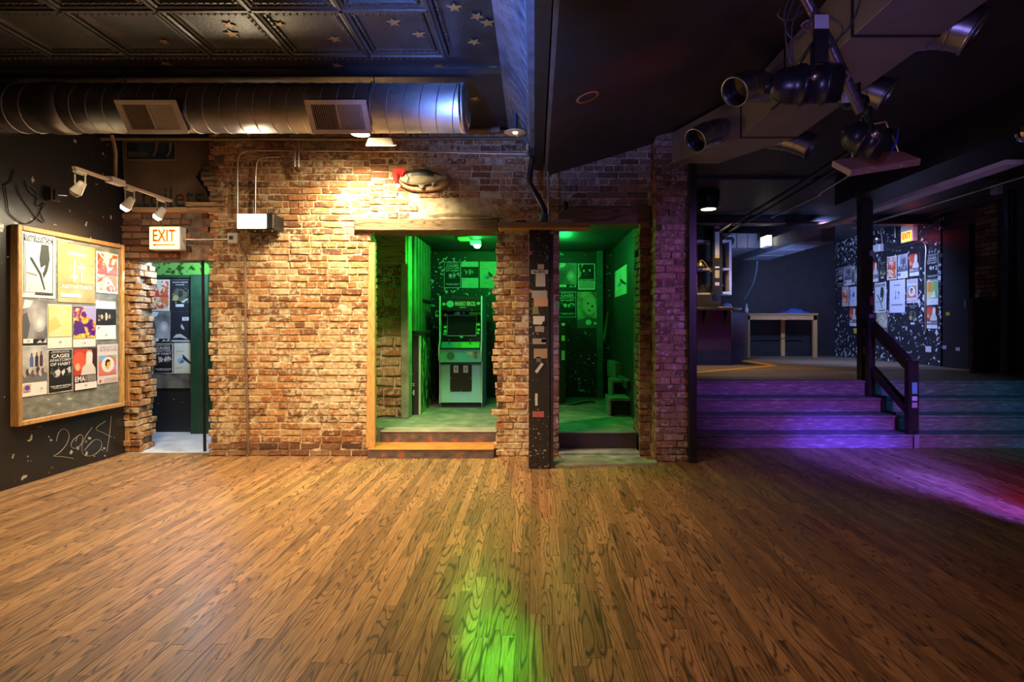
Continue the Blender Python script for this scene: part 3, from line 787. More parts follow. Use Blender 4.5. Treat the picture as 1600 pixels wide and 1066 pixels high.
brick_field(wall_cb, FY(7.13), -2.5, -1.68, CZ, 2.3, M_BRICK, seed=41, L=.26, h=.105, mort=.025, maxn=120, ragged=(0, .02), proud=.03)
mb = MB(); mb.box((-2.5, 6.95, 2.18), (-1.62, 7.12, 2.62), None, .01); struct('trim_12', mb, M_TIMBER, 'rough timber header inside the corridor opening')
mb = MB(); mb.box((-1.70, 7.0, CZ), (-1.60, 7.2, 2.62), None, .008); struct('trim_13', mb, mat('green_lit_post', (.20, .22, .14), .7, var=.4), 'weathered timber post inside the middle doorway')  # green lamp light is mixed into the timber colour of the post
# corrugated panel beyond the post: each rib is a piece
pn = bpy.data.objects.new('wall_corridor_slats', None); COL.objects.link(pn); tag(pn, 'wall of upright slats behind the painted half wall', None, None, 'structure')
for k in range(12):
    MB().box((-1.62, 7.25 + k * .1, 1.28), (-1.575 - (k % 2) * .012, 7.335 + k * .1, 2.6), None, .006).build('slat', mat('slat_paint', (.10, .12, .06), .6), pn)
mb = MB(); mb.box((-1.60, 7.8, 1.75), (-1.55, 8.4, 1.775)); mb.build('rail', M_BLKMET, pn)
# half wall with a cap, graffiti on its end, scratched paint on its side
hw = thing('half_wall', 'painted half wall with white scrawl on its end beside the doorway', 'half wall', (-1.62, 7.3, CZ))
M_SCRATCH = splatter_mat('scratched_green_paint', (.012, .02, .014), (.30, .55, .18), 0.53, 16.0, .5, 2.0, (1, 1.4, .45))
MB().box((-.09, 0, 0), (.09, 1.25, 1.06)).build('body', M_SCRATCH, hw)
MB().box((-.11, -.02, 0), (.10, .0, 1.05)).build('end_board', M_BLACKP, hw)
MB().box((-.13, -.05, 1.06), (.13, 1.28, 1.12), None, .01).build('cap', M_BLACKP, hw)
MB().box((.09, -.03, 0), (.115, .02, 1.05), None, .004).build('edge_strip', flat((.5, .46, .38)), hw)
mb = MB()
vs_, fs = TXT['SUPER CHILE']
mb.raw([(-.045 + t * .07 - .02, -.024, .40 + u * .60) for u, t in vs_], [tuple(f) for f in fs])
vs_, fs = TXT['Tallest']
mb.raw([(-.055 + t * .11 - .02, -.024, .26 + u * .30) for u, t in vs_], [tuple(f) for f in fs])
mb.build('graffiti', flat((.45, .45, .42)), hw)
sr = MB(); sr.tube([(-1.55, 7.9, 1.62), (-1.40, 8.4, 1.42)], .022, None, 8); tag(sr.build('handrail', mat('green_rail', (.10, .12, .07), .5)), 'short sloping handrail end above the painted half wall', 'handrail')

# two wooden steps up to the middle doorway
for nm, a, b, lab, top in [('entry_step', (-1.76, 5.80, 0), (-.43, 6.16, .10), 'low worn step with orange painted top at the middle doorway', (.52, .20, .05)),
                           ('threshold_step', (-1.72, 6.14, 0.10), (-.42, 6.40, .222), 'upper step of the middle doorway with scuffed brown front', (.34, .26, .24))]:
    st = thing(nm, lab, 'step', (0, a[1], a[2]))
    MB().box((a[0], 0, 0), (b[0], b[1] - a[1], b[2] - a[2] - .012)).build('riser', ramp_mat('worn_step_front', [(.3, (.07, .05, .045)), (.58, (.14, .10, .09)), (.70, (.42, .10, .04))], 9, (1, 1, 1.5), .7, 6), st)
    MB().box((a[0] - .004, -.006, b[2] - a[2] - .012), (b[0] + .004, b[1] - a[1], b[2] - a[2]), None, .004).build('tread', ramp_mat(nm + '_top', [(.3, [c * .7 for c in top]), (.6, top), (.8, [min(1, c * 1.3) for c in top])], 6, rough=.6, detail=6), st)
# right doorway: dark riser, stone threshold
rs = thing('doorway_step', 'dark painted riser inside the right doorway', 'step', (.7, 6.08, 0))
MB().box((-.44, 0, 0), (.43, .08, .21)).build('riser', mat('dark_red_riser', (.035, .022, .024), .5), rs)
MB().box((-.44, -.01, .21), (.43, .3, .225), None, .004).build('tread', M_CONC, rs)
mb = MB(); mb.box((-.44, 5.42, 0), (0, 5.5, 0))
th = thing('stone_threshold', 'worn grey stone threshold on the floor of the right doorway', 'threshold', (.7, 5.7, 0))
M_STONE = ramp_mat('worn_stone', [(.3, (.17, .15, .14)), (.6, (.32, .29, .26)), (.8, (.48, .44, .38))], 7, rough=.75, detail=6, bump=.3)
MB().prism([(-.54, -.28, 0), (.54, -.16, 0), (.54, -.06, 0), (.42, -.02, 0), (.42, .2, 0), (-.42, .2, 0), (-.42, .0, 0), (-.54, .0, 0)], (0, 0, .022)).build('front_slab', M_STONE, th)
MB().box((-.44, .16, .0), (.43, .375, .045), None, .006).build('back_slab', M_STONE, th)

# stair rising to the right inside the right doorway
stair = thing('corridor_stair', 'green lit wooden stair rising behind the right doorway', 'stair', (1.0, 7.15, CZ))
for k in range(2):
    MB().box((-.03 + k * .09, .0 + k * .36, k * .2 + .20), (.245, .42 + k * .36, k * .2 + .24), None, .006).build('tread', M_CONC, stair)
    MB().box((-.03 + k * .09, .03 + k * .36, k * .2), (.0 + k * .09, .40 + k * .36, k * .2 + .20)).build('stringer', M_CONC, stair)
    MB().box((.0 + k * .09, .10 + k * .36, k * .2), (.245, .13 + k * .36, k * .2 + .20)).build('riser', M_BLACKP, stair)
MB().box((.16, .72, .4), (.245, 1.6, .64)).build('upper_flight', M_CONC, stair)
mb = MB(); mb.tube([(1.0, 7.9, 1.18), (1.2, 8.9, 1.62)], .025); tag(mb.build('stair_handrail', mat('brown_rail', (.08, .05, .03), .5)), 'brown sloping handrail on the wall behind the right doorway', 'handrail')
mb = MB(); mb.box((1.02, 8.95, CZ), (1.12, 9.06, 2.62), None, .006); struct('trim_14', mb, mat('teal_post', (.02, .10, .09), .5), 'teal painted post at the back of the corridor')
mb = MB(); mb.box((1.16, 6.3, CZ), (1.2, 6.42, 2.5), None, .004); struct('trim_15', mb, M_TIMBER_D, 'dark door frame edge inside the right doorway')

# ------------------------------------------------------------------ toilet passage behind the left opening
mb = MB(); mb.box((-6.2, 6.05, -0.12), (-3.3, 8.6, 0.004)); struct('floor_passage', mb, M_PALEFLOOR, 'pale blue lit floor of the toilet passage')
mb = MB(); mb.box((-6.2, 7.22, 0), (-4.44, 7.35, 2.03)); wall_p = struct('wall_passage', mb, M_BLACK, 'black lower wall of the toilet passage below the gig posters')
MB().box((-6.2, 7.20, .58), (-4.46, 7.222, 2.02)).build('poster_panel', ramp_mat('passage_panel', [(.35, (.05, .05, .055)), (.55, (.16, .15, .13)), (.72, (.22, .21, .18))], 5, rough=.6, detail=6), wall_p)
mb = MB(); mb.box((-4.44, 7.1, 0), (-4.22, 7.35, 2.06), None, .006); struct('trim_16', mb, M_GREEN_D, 'wide dark green door frame of the toilet passage')
mb = MB(); mb.box((-6.2, 7.15, 2.02), (-4.22, 7.34, 2.06), None, .006); struct('trim_17', mb, M_GREEN_D, 'dark green rail over the posters in the toilet passage')
mb = MB(); mb.box((-6.2, 8.3, 0), (-3.3, 8.45, 2.9)); struct('wall_passage_back', mb, splatter_mat('pasted_paper', (.05, .09, .03), (.42, .50, .22), .47, 7.0, .6, 2.0), 'green lit wall pasted with paper scraps above the passage')
mb = MB(); mb.box((-3.45, 6.25, 0), (-3.3, 8.4, 2.6)); struct('wall_passage_right', mb, M_GREEN_D, 'dark green side wall inside the toilet passage')
mb = MB(); mb.box((-6.2, 6.32, 2.62), (-3.4, 8.4, 2.75)); struct('ceiling_passage', mb, M_BLACKP, 'dark ceiling of the toilet passage')
mb = MB(); mb.tube([(-3.665, 6.12, 0.004), (-3.69, 6.12, 2.3)], .016, None, 8)
tag(mb.build('door_bar', M_BLKMET), 'thin black upright bar in the toilet passage opening', 'bar')

# ------------------------------------------------------------------ gig posters
P_W = (.72, .71, .68); P_K = (.015, .015, .017)
PH_GREY = ramp_mat('grey_photo', [(.35, (.10, .10, .105)), (.5, (.24, .24, .245)), (.68, (.50, .50, .50))], 3.2, detail=3)
PH_RED = ramp_mat('red_burst', [(.36, (.55, .04, .02)), (.47, (.70, .20, .10)), (.54, (.72, .62, .48)), (.7, (.74, .72, .66))], 11, detail=5, dist=2.0)
PH_YEL = ramp_mat('yellow_wash', [(.35, (.62, .45, .12)), (.5, (.66, .58, .22)), (.62, (.55, .62, .33)), (.75, (.45, .62, .45))], 2.6, detail=2)
PH_ORB = ramp_mat('orb_art', [(.38, (.05, .01, .12)), (.47, (.18, .03, .24)), (.52, (.70, .16, .02)), (.60, (.80, .48, .05)), (.72, (.75, .70, .65))], 9, detail=3, dist=1.5)
PH_STR = ramp_mat('dark_strip_photo', [(.45, (.012, .01, .01)), (.6, (.06, .035, .02)), (.72, (.6, .45, .3))], 9, stretch=(1, 1, 2.5), detail=3)
PH_BAND = ramp_mat('stage_photo', [(.4, (.30, .31, .31)), (.55, (.42, .43, .42)), (.7, (.55, .56, .54))], 6, detail=4)
PH_DARK = ramp_mat('dark_swirl', [(.42, (.012, .012, .014)), (.56, (.05, .05, .045)), (.63, (.28, .28, .12)), (.7, (.35, .36, .33))], 14, detail=3, dist=1.8)
PH_FACE = ramp_mat('tinted_portrait', [(.3, (.05, .045, .03)), (.45, (.28, .26, .15)), (.6, (.50, .46, .32)), (.75, (.62, .58, .48))], 5, detail=3)
PH_TEAL = ramp_mat('pale_wash', [(.35, (.45, .52, .42)), (.55, (.58, .62, .52)), (.7, (.66, .68, .62))], 3, detail=2)
PH_OLIVE = ramp_mat('olive_paper', [(.3, (.30, .24, .09)), (.5, (.38, .31, .13)), (.7, (.47, .40, .19))], 4, detail=3, bump=.2)
PH_HAND = ramp_mat('white_shapes', [(.50, (.015, .015, .016)), (.57, (.10, .10, .10)), (.66, (.60, .60, .60))], 13, detail=3)

def LBL(x, y): return [('r', x - .09, y - .035, x + .09, y + .035, P_W), ('t', 'EB', x, y, .07, .03, (.2, .2, .25))]
def stripes(x0, x1, ys, c, h=.012): return [('r', x0, y - h / 2, x1, y + h / 2, c) for y in ys]
def person_shape(cx, base, h, c, w=.10):
    return [('p', [(cx - w * .5, base), (cx + w * .5, base), (cx + w * .52, base + h * .62), (cx + w * .3, base + h * .78), (cx - w * .3, base + h * .78), (cx - w * .52, base + h * .62)], c), ('e', cx, base + h * .88, w * .26, h * .12, (.16, .10, .07))]
DES = {
 'physical': ((.70, .70, .66), [('r', .06, .86, .92, .965, P_K), ('t', 'PICTUREPLANE', .49, .945, .80, .03, P_W), ('t', 'THEE PHYSICAL', .49, .895, .80, .055, P_W),
     ('r', .06, .05, .075, .86, P_K), ('r', .905, .05, .92, .86, P_K), ('r', .12, .09, .86, .84, (.56, .58, .54)),
     ('p', [(.56, .84), (.78, .84), (.82, .62), (.74, .42), (.62, .30), (.60, .40), (.54, .47), (.50, .60)], (.03, .04, .035)),
     ('p', [(.22, .62), (.30, .61), (.56, .38), (.68, .14), (.64, .12), (.50, .36), (.24, .58)], (.03, .04, .035)),
     ('p', [(.52, .46), (.68, .52), (.62, .40)], (.70, .70, .66)), ('p', [(.13, .36), (.42, .33), (.44, .36), (.14, .39)], (.20, .21, .20)), ('r', .38, .05, .92, .065, P_K), ('r', .38, .075, .90, .085, P_K)] + LBL(.2, .12)),
 'liturgy': (PH_OLIVE, [('t', 'LITURGY', .5, .84, .52, .06, P_W), ('r', .395, .36, .44, .70, P_W), ('r', .32, .425, .515, .465, P_W), ('r', .585, .36, .63, .70, P_W), ('r', .50, .60, .715, .64, P_W),
     ('t', 'AESTHETHICA', .5, .27, .84, .065, P_W), ('r', .06, .09, .60, .155, P_W), ('r', .0, .665, 1, .67, (.25, .20, .08)), ('r', .0, .335, 1, .34, (.25, .20, .08))]),
 'liturgy_white': ((.62, .60, .66), [('t', 'LITURGY', .5, .84, .46, .04, (.1, .1, .12)), ('r', .405, .40, .43, .68, (.12, .12, .14)), ('r', .34, .45, .50, .47, (.12, .12, .14)), ('r', .59, .40, .615, .68, (.12, .12, .14)), ('r', .52, .60, .70, .62, (.12, .12, .14)),
     ('t', 'AESTHETHICA', .5, .24, .76, .045, (.1, .1, .12))]),
 'red': ((.70, .68, .58), [('r', .04, .05, .96, .96, PH_RED), ('p', [(.04, .45), (.96, .45), (.96, .50), (.04, .50)], (.55, .06, .03)), ('p', [(.30, .96), (.60, .96), (.55, .72), (.40, .66)], (.52, .60, .52)),
     ('p', [(.10, .50), (.18, .82), (.30, .58), (.42, .70), (.50, .50)], (.58, .08, .05)), ('p', [(.52, .50), (.72, .62), (.90, .86), (.94, .50)], (.60, .12, .06)), ('p', [(.5, .45), (.92, .08), (.92, .45)], (.62, .18, .06)), ('p', [(.08, .1), (.3, .38), (.5, .42), (.28, .12)], (.72, .55, .25))]),
 'grey': ((.30, .30, .30), [('r', 0, .12, 1, 1, PH_GREY), ('e', .68, .48, .24, .20, (.40, .40, .40)), ('e', .68, .48, .15, .125, (.52, .52, .52)), ('e', .68, .48, .08, .065, (.66, .66, .66)), ('p', [(.02, .80), (.30, .84), (.42, .98), (.10, 1.0)], P_W), ('p', [(.0, .12), (.20, .12), (.30, .45), (.18, .72), (.0, .66)], (.09, .09, .10)),
     ('r', 0, 0, 1, .12, P_K), ('r', .04, .03, .42, .13, P_W), ('t', 'EB', .23, .08, .10, .04, (.2, .2, .25)), ('p', [(.55, .03), (.70, .10), (.80, .03), (.95, .14), (.97, .03)], (.5, .5, .5))]),
 'yellow': ((.70, .69, .62), [('r', .02, .26, .98, .98, PH_YEL), ('t', 'EB', .5, .14, .09, .035, (.2, .2, .25)), ('p', [(.02, .60), (.30, .74), (.55, .50), (.02, .35)], (.62, .48, .16))]),
 'green_art': ((.66, .66, .64), [('r', .03, .26, .97, .97, PH_YEL), ('r', .55, .26, .97, .97, (.20, .42, .12)), ('p', [(.35, .30), (.80, .30), (.70, .62)], (.70, .70, .60)), ('r', .10, .55, .50, .95, (.58, .26, .05)), ('t', 'EB', .5, .13, .10, .035, (.2, .2, .25))]),
 'orbs': ((.68, .66, .64), [('r', .0, .22, 1, .99, PH_ORB), ('p', [(.40, .99), (1, .99), (1, .62), (.62, .74)], (.34, .30, .52)), ('p', [(.0, .30), (.55, .34), (.40, .60), (.05, .66)], (.07, .02, .16)), ('t', 'chaira orbs', .5, .255, .92, .09, (.78, .62, .06)), ('t', 'EB', .5, .1, .09, .035, (.2, .2, .25))]),
 'strip': ((.70, .70, .68), [('r', 0, .38, 1, .80, P_K), ('r', .1, .48, .9, .72, PH_STR), ('e', .48, .60, .09, .10, (.62, .50, .34)), ('e', .28, .59, .06, .06, (.55, .42, .30)), ('e', .66, .60, .05, .06, (.45, .32, .22)), ('r', .40, .44, .45, .76, P_K), ('t', 'EB', .5, .12, .09, .035, (.2, .2, .25)), ('r', .08, .27, .12, .33, P_K), ('r', .17, .29, .19, .34, P_K)]),
 'band': ((.72, .71, .69), [('r', 0, .28, 1, .99, PH_BAND), ('r', 0, .28, 1, .44, (.14, .14, .15))] + person_shape(.36, .58, .28, (.08, .12, .32), .14) + person_shape(.56, .58, .29, (.03, .03, .05), .13) + person_shape(.74, .58, .31, (.09, .03, .05), .13) +
     [('e', .1 + .1 * k, .45 + .03 * (k % 3), .075, .07, [(.40, .30, .25), (.05, .05, .07), (.50, .44, .40), (.10, .09, .12)][k % 4]) for k in range(9)] + [('r', .05, .10, .32, .24, (.62, .32, .18)), ('e', .18, .17, .10, .05, (.04, .09, .50)), ('t', 'EB', .75, .13, .10, .035, (.2, .2, .25))]),
 'cages': (P_W, [('r', .025, .02, .975, .985, P_K), ('t', 'THE EMPTY BOTTLE', .5, .955, .70, .02, P_W), ('r', .1, .925, .9, .932, P_W), ('t', 'CAGES', .5, .85, .74, .085, P_W), ('t', 'ANATOMY', .5, .755, .90, .07, (.5, .5, .5)), ('t', 'OF HABIT', .5, .66, .84, .07, (.62, .62, .62)),
     ('r', .1, .36, .92, .58, PH_HAND), ('p', [(.25, .50), (.42, .55), (.50, .48), (.44, .38), (.32, .40)], (.52, .52, .52)), ('p', [(.52, .48), (.66, .54), (.68, .46), (.58, .38)], (.60, .60, .60)), ('p', [(.72, .53), (.85, .56), (.94, .48), (.90, .43), (.82, .50)], (.50, .50, .50)), ('t', 'THE EMPTY BOTTLE', .5, .15, .84, .04, P_W), ('r', .18, .10, .82, .112, (.5, .5, .5))]),
 'ema': ((.68, .66, .66), [('r', .0, .0, 1, 1, (.05, .015, .015)), ('r', .02, .36, .60, .98, (.50, .05, .03)), ('e', .22, .70, .26, .22, (.62, .10, .05)), ('p', [(.30, .36), (.36, .54), (.54, .64), (.80, .62), (.92, .50), (.94, .36)], (.60, .57, .50)), ('p', [(.50, .60), (.52, .86), (.60, .95), (.74, .95), (.80, .84), (.78, .62)], (.66, .63, .55)), ('e', .65, .79, .105, .115, (.70, .66, .58)), ('p', [(.56, .93), (.66, .965), (.76, .92), (.70, .90)], (.40, .30, .16)),
     ('e', .16, .56, .10, .09, (.66, .40, .24)), ('t', 'EMA', .26, .275, .42, .13, P_W), ('r', .50, .21, .52, .34, P_W)] + stripes(.56, .94, [.33, .30, .27, .24, .21], (.5, .5, .5), .013) + [('r', .05, .02, .97, .18, P_W), ('t', 'EB', .5, .11, .10, .035, (.2, .2, .25))]),
 'steve': ((.64, .55, .53), [('t', 'DELICATE', .52, .94, .80, .05, (.28, .24, .26)), ('t', 'STEVE', .52, .86, .84, .06, (.25, .22, .25)), ('r', .06, .22, .90, .72, (.60, .16, .10)), ('p', [(.06, .72), (.5, .72), (.06, .55)], (.16, .40, .60)), ('p', [(.6, .72), (.90, .72), (.90, .60)], (.20, .45, .14)), ('r', .72, .32, .90, .46, (.50, .25, .50)), ('e', .48, .48, .31, .20, (.66, .64, .62)), ('p', [(.36, .40), (.52, .36), (.56, .44), (.62, .50), (.58, .58), (.44, .60), (.36, .52)], (.62, .40, .05)), ('p', [(.34, .46), (.36, .58), (.48, .63), (.60, .58), (.56, .55), (.44, .54), (.42, .44)], (.04, .02, .03)), ('e', .12, .08, .05, .03, (.45, .05, .05))] + stripes(.3, .9, [.13, .09, .05], (.55, .35, .34))),
 'gang': ((.022, .022, .026), [('t', 'GANG GANG', .5, .93, .74, .04, (.45, .45, .46)), ('t', 'DANCE', .5, .85, .42, .04, (.45, .45, .46)), ('r', .1, .25, .92, .74, PH_DARK), ('e', .5, .52, .30, .20, (.09, .10, .07)), ('e', .28, .42, .14, .10, (.32, .30, .10)), ('e', .52, .56, .12, .12, (.03, .03, .03)), ('p', [(.55, .30), (.85, .42), (.9, .36), (.62, .26)], (.40, .42, .36)), ('r', .28, .13, .68, .22, (.55, .55, .58))]),
 'dark': ((.02, .02, .028), [('p', [(.5, .50), (.55, .60), (.66, .48), (.70, .40), (.58, .42)], (.45, .45, .46)), ('p', [(.1, .12), (.28, .24), (.50, .26), (.74, .16), (.88, .08), (.5, .14)], (.50, .50, .50)), ('r', .05, .0, .97, .05, (.55, .55, .56)), ('r', .58, .70, .92, .82, (.58, .58, .60)), ('t', 'EB', .75, .76, .14, .04, (.2, .2, .25))]),
 'knights': ((.66, .66, .66), [('r', .06, .42, .94, .97, PH_HAND), ('p', [(.15, .45), (.24, .80), (.35, .92), (.42, .70), (.40, .45)], P_K), ('p', [(.52, .45), (.55, .78), (.68, .93), (.82, .80), (.88, .45)], P_K), ('e', .34, .72, .06, .05, (.6, .6, .6)), ('e', .68, .74, .06, .05, (.6, .6, .6)), ('r', .04, .33, .96, .42, P_K), ('t', 'DEX KNIGHTS', .5, .375, .84, .06, P_W)] + stripes(.08, .92, [.29, .25, .21, .16, .12, .08], (.10, .10, .10), .016)),
 'teal': ((.58, .62, .56), [('r', .02, .02, .98, .98, PH_TEAL), ('e', .40, .42, .20, .10, (.30, .48, .58)), ('p', [(.30, .36), (.46, .46), (.62, .40), (.42, .34)], (.06, .20, .36)), ('p', [(.48, .64), (.98, .34), (.90, .30), (.50, .48)], (.02, .03, .04)), ('r', .14, .72, .54, .735, (.25, .28, .27)), ('r', .12, .18, .5, .195, (.25, .28, .27))]),
 'face': ((.30, .28, .18), [('r', 0, 0, 1, 1, PH_FACE), ('p', [(.0, 0), (1, 0), (1, .24), (.45, .30), (.0, .22)], (.10, .10, .08)), ('e', .50, .66, .28, .30, (.44, .40, .26)), ('e', .52, .62, .22, .24, (.55, .49, .33)), ('e', .44, .68, .05, .03, (.06, .05, .04)), ('e', .62, .60, .05, .03, (.06, .05, .04)), ('p', [(.40, .50), (.56, .44), (.50, .52)], (.14, .08, .06)), ('p', [(.72, .62), (.98, .66), (.96, .34), (.74, .28)], (.50, .50, .42)), ('e', .46, .16, .12, .075, (.62, .66, .56)), ('r', .68, .10, .86, .16, (.6, .62, .56))]),
 'white_blue': ((.66, .66, .70), [('r', .08, .42, .2, .86, (.16, .20, .50)), ('p', [(.40, .55), (.62, .78), (.78, .60), (.70, .48), (.55, .44)], (.10, .14, .48)), ('r', .2, .3, .8, .32, (.3, .3, .4)), ('r', .3, .2, .7, .215, (.3, .3, .4))]),
}
def ellipse(cx, cy, rx, ry, n=20): return [(cx + rx * math.cos(2 * PI * k / n), cy + ry * math.sin(2 * PI * k / n)) for k in range(n)]
POSTER_CACHE = {}
def poster(des, org, rotz, w, h, label, group, tilt=0.0):
    """org = lower left corner as seen from the front; local x right, z up, front is -y"""
    base, items = DES[des]
    key = (des, round(w, 2), round(h, 2))
    if key not in POSTER_CACHE:
        b = MB(); n = 5; r = random.Random(hash(des) % 97 if False else len(des) * 7 + int(w * 1000))
        t = .0015
        lift = [r.uniform(0, .003) for _ in range(n + 1)]
        vs_ = []; fs = []
        for i in range(n + 1):
            x = w * i / n
            for (y, z) in ((-t - lift[i], 0), (-t, h * .5), (-t - lift[i] * .5, h), (0, h), (0, 0)): vs_.append((x, y, z))
        for i in range(n):
            for q in range(5):
                fs.append((i * 5 + q, (i + 1) * 5 + q, (i + 1) * 5 + (q + 1) % 5, i * 5 + (q + 1) % 5))
        fs.append((0, 1, 2, 3, 4)); fs.append(tuple(n * 5 + q for q in (4, 3, 2, 1, 0)))
        b.raw(vs_, fs)
        bm = b.build('poster', base if not isinstance(base, tuple) else flat(base)).data
        ob = [o for o in COL.objects if o.data == bm][0]; bpy.data.objects.remove(ob)
        p = MB(); ls = []; y = -t - .0042
        for it in items:
            c = it[-1]; m = c if not isinstance(c, (tuple, list)) else flat(c)
            if it[0] == 'r': pts = [(it[1], it[2]), (it[3], it[2]), (it[3], it[4]), (it[1], it[4])]
            elif it[0] == 'p':
                pts = it[1]
                a2 = sum(pts[i][0] * pts[(i + 1) % len(pts)][1] - pts[(i + 1) % len(pts)][0] * pts[i][1] for i in range(len(pts)))
                if a2 < 0: pts = pts[::-1]
            elif it[0] == 'e': pts = ellipse(it[1], it[2], it[3], it[4])
            else:
                l = MB(); put_text(l, it[1], it[2] * w, it[3] * h, it[4] * w, it[5] * h, y - .0006, m); ls.append(l); continue
            p.poly([(a * w, y, c2 * h) for a, c2 in pts], m); y -= .00022
        def grab(mbx, nm):
            if not mbx.v: return None
            o = mbx.build(nm); d = o.data; bpy.data.objects.remove(o); return d
        POSTER_CACHE[key] = (bm, grab(p, 'print'), [grab(l, 'lettering') for l in ls])
    bm, pr, le = POSTER_CACHE[key]
    o = bpy.data.objects.new('poster', bm); COL.objects.link(o)
    o.matrix_basis = Matrix.Translation(org) @ Matrix.Rotation(rotz, 4, 'Z') @ Matrix.Rotation(tilt, 4, 'Y')
    tag(o, label, 'poster', group)
    for nm, d in [('print', pr)] + [('lettering', q) for q in le]:
        if d:
            c = bpy.data.objects.new(nm, d); COL.objects.link(c); c.parent = o
    return o

# framed board on the left wall
BX = -4.44
bd = thing('poster_board', 'pine framed notice board full of gig posters on the black wall', 'notice board', (-4.5, 4.72, .53))
MB().box((0, .03, .03), (.045, 1.20, 1.71)).build('backing', ramp_mat('board_backing', [(.35, (.13, .14, .12)), (.55, (.20, .21, .18)), (.66, (.26, .26, .22)), (.70, (.55, .52, .44))], 9, (1, 1, 2.2), .6, 6), bd)
fw = .042
for a, b in [((0, 0, 0), (.075, fw, 1.74)), ((0, 1.23 - fw, 0), (.075, 1.23, 1.74)), ((0, fw, 0), (.075, 1.23 - fw, fw)), ((0, fw, 1.74 - fw), (.075, 1.23 - fw, 1.74))]:
    MB().box(a, b, None, .005).build('frame_rail', M_PINE, bd)
def left_poster(des, x0, x1, yt, yb, what):
    a = onx(x0, yb, -4.452); b = onx(x1, yb, -4.452); t = onx(x0, yt, -4.452)
    poster(des, a, PI / 2, b.y - a.y, t.z - a.z, what, 'posters on the framed board', rnd.uniform(-.006, .006))
left_poster('physical', 32.5, 86, 360, 464, 'white poster with black bird-like legs, top corner of the framed board')
left_poster('liturgy', 90, 148, 378, 472, 'olive poster with white double cross on the framed board')
left_poster('red', 150, 184, 392, 457, 'pale poster with red burst in the top row of the framed board')
left_poster('grey', 33.5, 73, 468, 539, 'grey photo poster with glowing spot on the framed board')
left_poster('yellow', 74, 112, 475, 545, 'yellow wash poster with white foot on the framed board')
left_poster('orbs', 114, 149, 478, 543, 'purple and orange poster with yellow lettering on the framed board')
left_poster('strip', 149.5, 180.5, 470, 531, 'white poster with dark photo strip on the framed board')
left_poster('band', 33.5, 73, 541, 621, 'poster of three standing figures, bottom corner of the framed board')
left_poster('cages', 74.5, 112.5, 547, 616, 'black poster with white block lettering on the framed board')
left_poster('ema', 114, 151, 545, 612, 'red poster with pale blonde figure on the framed board')
left_poster('steve', 152, 184, 539, 601, 'pinkish poster with round coloured portrait on the framed board')

def back_poster(des, x0, x1, yt, yb, Y, what, group):
    a = at(x0, yb, Y); b = at(x1, yt, Y)
    poster(des, a, 0.0, b.x - a.x, b.z - a.z, what, group, rnd.uniform(-.008, .008))
G = 'posters in the toilet passage'
Yp = 7.197
back_poster('white_blue', 205, 233, 437, 486, Yp, 'white and blue poster half hidden behind the ragged brick jamb', G)
back_poster('red', 234.5, 265, 437, 486, Yp, 'red burst poster in the toilet passage', G)
back_poster('gang', 266, 298, 438, 486, Yp, 'black poster with small white title and swirl in the toilet passage', G)
back_poster('band', 206, 235, 488, 535, Yp, 'band photo poster half hidden behind the ragged brick jamb', G)
back_poster('grey', 236, 266, 487, 535, Yp, 'grey photo poster with glowing spot in the toilet passage', G)
back_poster('dark', 267, 298, 487, 534, Yp, 'nearly black poster with white streaks in the toilet passage', G)
back_poster('knights', 213, 239, 537, 585, Yp, 'black and white figure poster by the ragged brick jamb', G)
back_poster('cages', 241, 270.5, 537, 584, Yp, 'black poster with white block lettering in the toilet passage', G)
back_poster('teal', 272, 300.5, 536, 584, Yp, 'pale poster with dark triangle in the toilet passage', G)
G = 'posters on the corridor wall'
Yc = 9.046
back_poster('cages', 694, 720, 409, 450, Yc, 'black block lettering poster above the arcade cabinet', G)
back_poster('strip', 721.5, 747.5, 409, 450, Yc, 'white poster with dark photo strip above the arcade cabinet', G)
back_poster('teal', 750, 777, 409, 450, Yc, 'pale poster with dark triangle above the arcade cabinet', G)
back_poster('grey', 873, 901, 411, 450, Yc, 'grey photo poster at the top of the right doorway view', G)
back_poster('knights', 903, 930, 412, 453, Yc, 'black and white figure poster through the right doorway', G)
back_poster('cages', 873, 900, 456, 496, Yc, 'green lit block lettering poster through the right doorway', G)
back_poster('face', 902, 940, 456, 513, Yc, 'large tinted portrait poster through the right doorway', G)
a = onx(961, 465, 1.246); b = onx(980, 465, 1.246); t = onx(961, 425, 1.246)
poster('teal', a, -PI / 2, abs(a.y - b.y), t.z - a.z, 'pale poster with dark triangle on the corridor side wall by the stair', G)
G = 'posters on the platform wall'
SX = 7.047
def stage_poster(des, x0, x1, yt, yb, what):
    a = onx(x0, yb, SX); b = onx(x1, yb, SX); t = onx(x0, yt, SX)
    poster(des, a, -PI / 2, a.y - b.y, t.z - a.z, what, G, rnd.uniform(-.01, .01))
stage_poster('cages', 1309, 1319, 420, 448, 'small far poster with block lettering, leftmost on the platform wall')
stage_poster('band', 1319.5, 1331, 417, 447, 'far band photo poster left of the post on the platform wall')
stage_poster('grey', 1332, 1342, 416, 446, 'far grey photo poster left of the post on the platform wall')
stage_poster('red', 1316, 1326, 449, 479, 'far red burst poster left of the post on the platform wall')
stage_poster('white_blue', 1327.5, 1338.5, 449, 479, 'white poster with blue shape left of the post on the platform wall')
stage_poster('ema', 1328, 1339, 480.5, 510, 'red poster with pale figure left of the post on the platform wall')
stage_poster('ema', 1361, 1373, 410, 442, 'red poster with pale figure just right of the post on the platform wall')
stage_poster('gang', 1374, 1385, 409, 440, 'black swirl poster in the upper row of the platform wall')
stage_poster('red', 1386, 1401, 402, 438, 'red burst poster in the upper row of the platform wall')
stage_poster('band', 1403, 1418.5, 399, 436, 'band photo poster in the upper row of the platform wall')
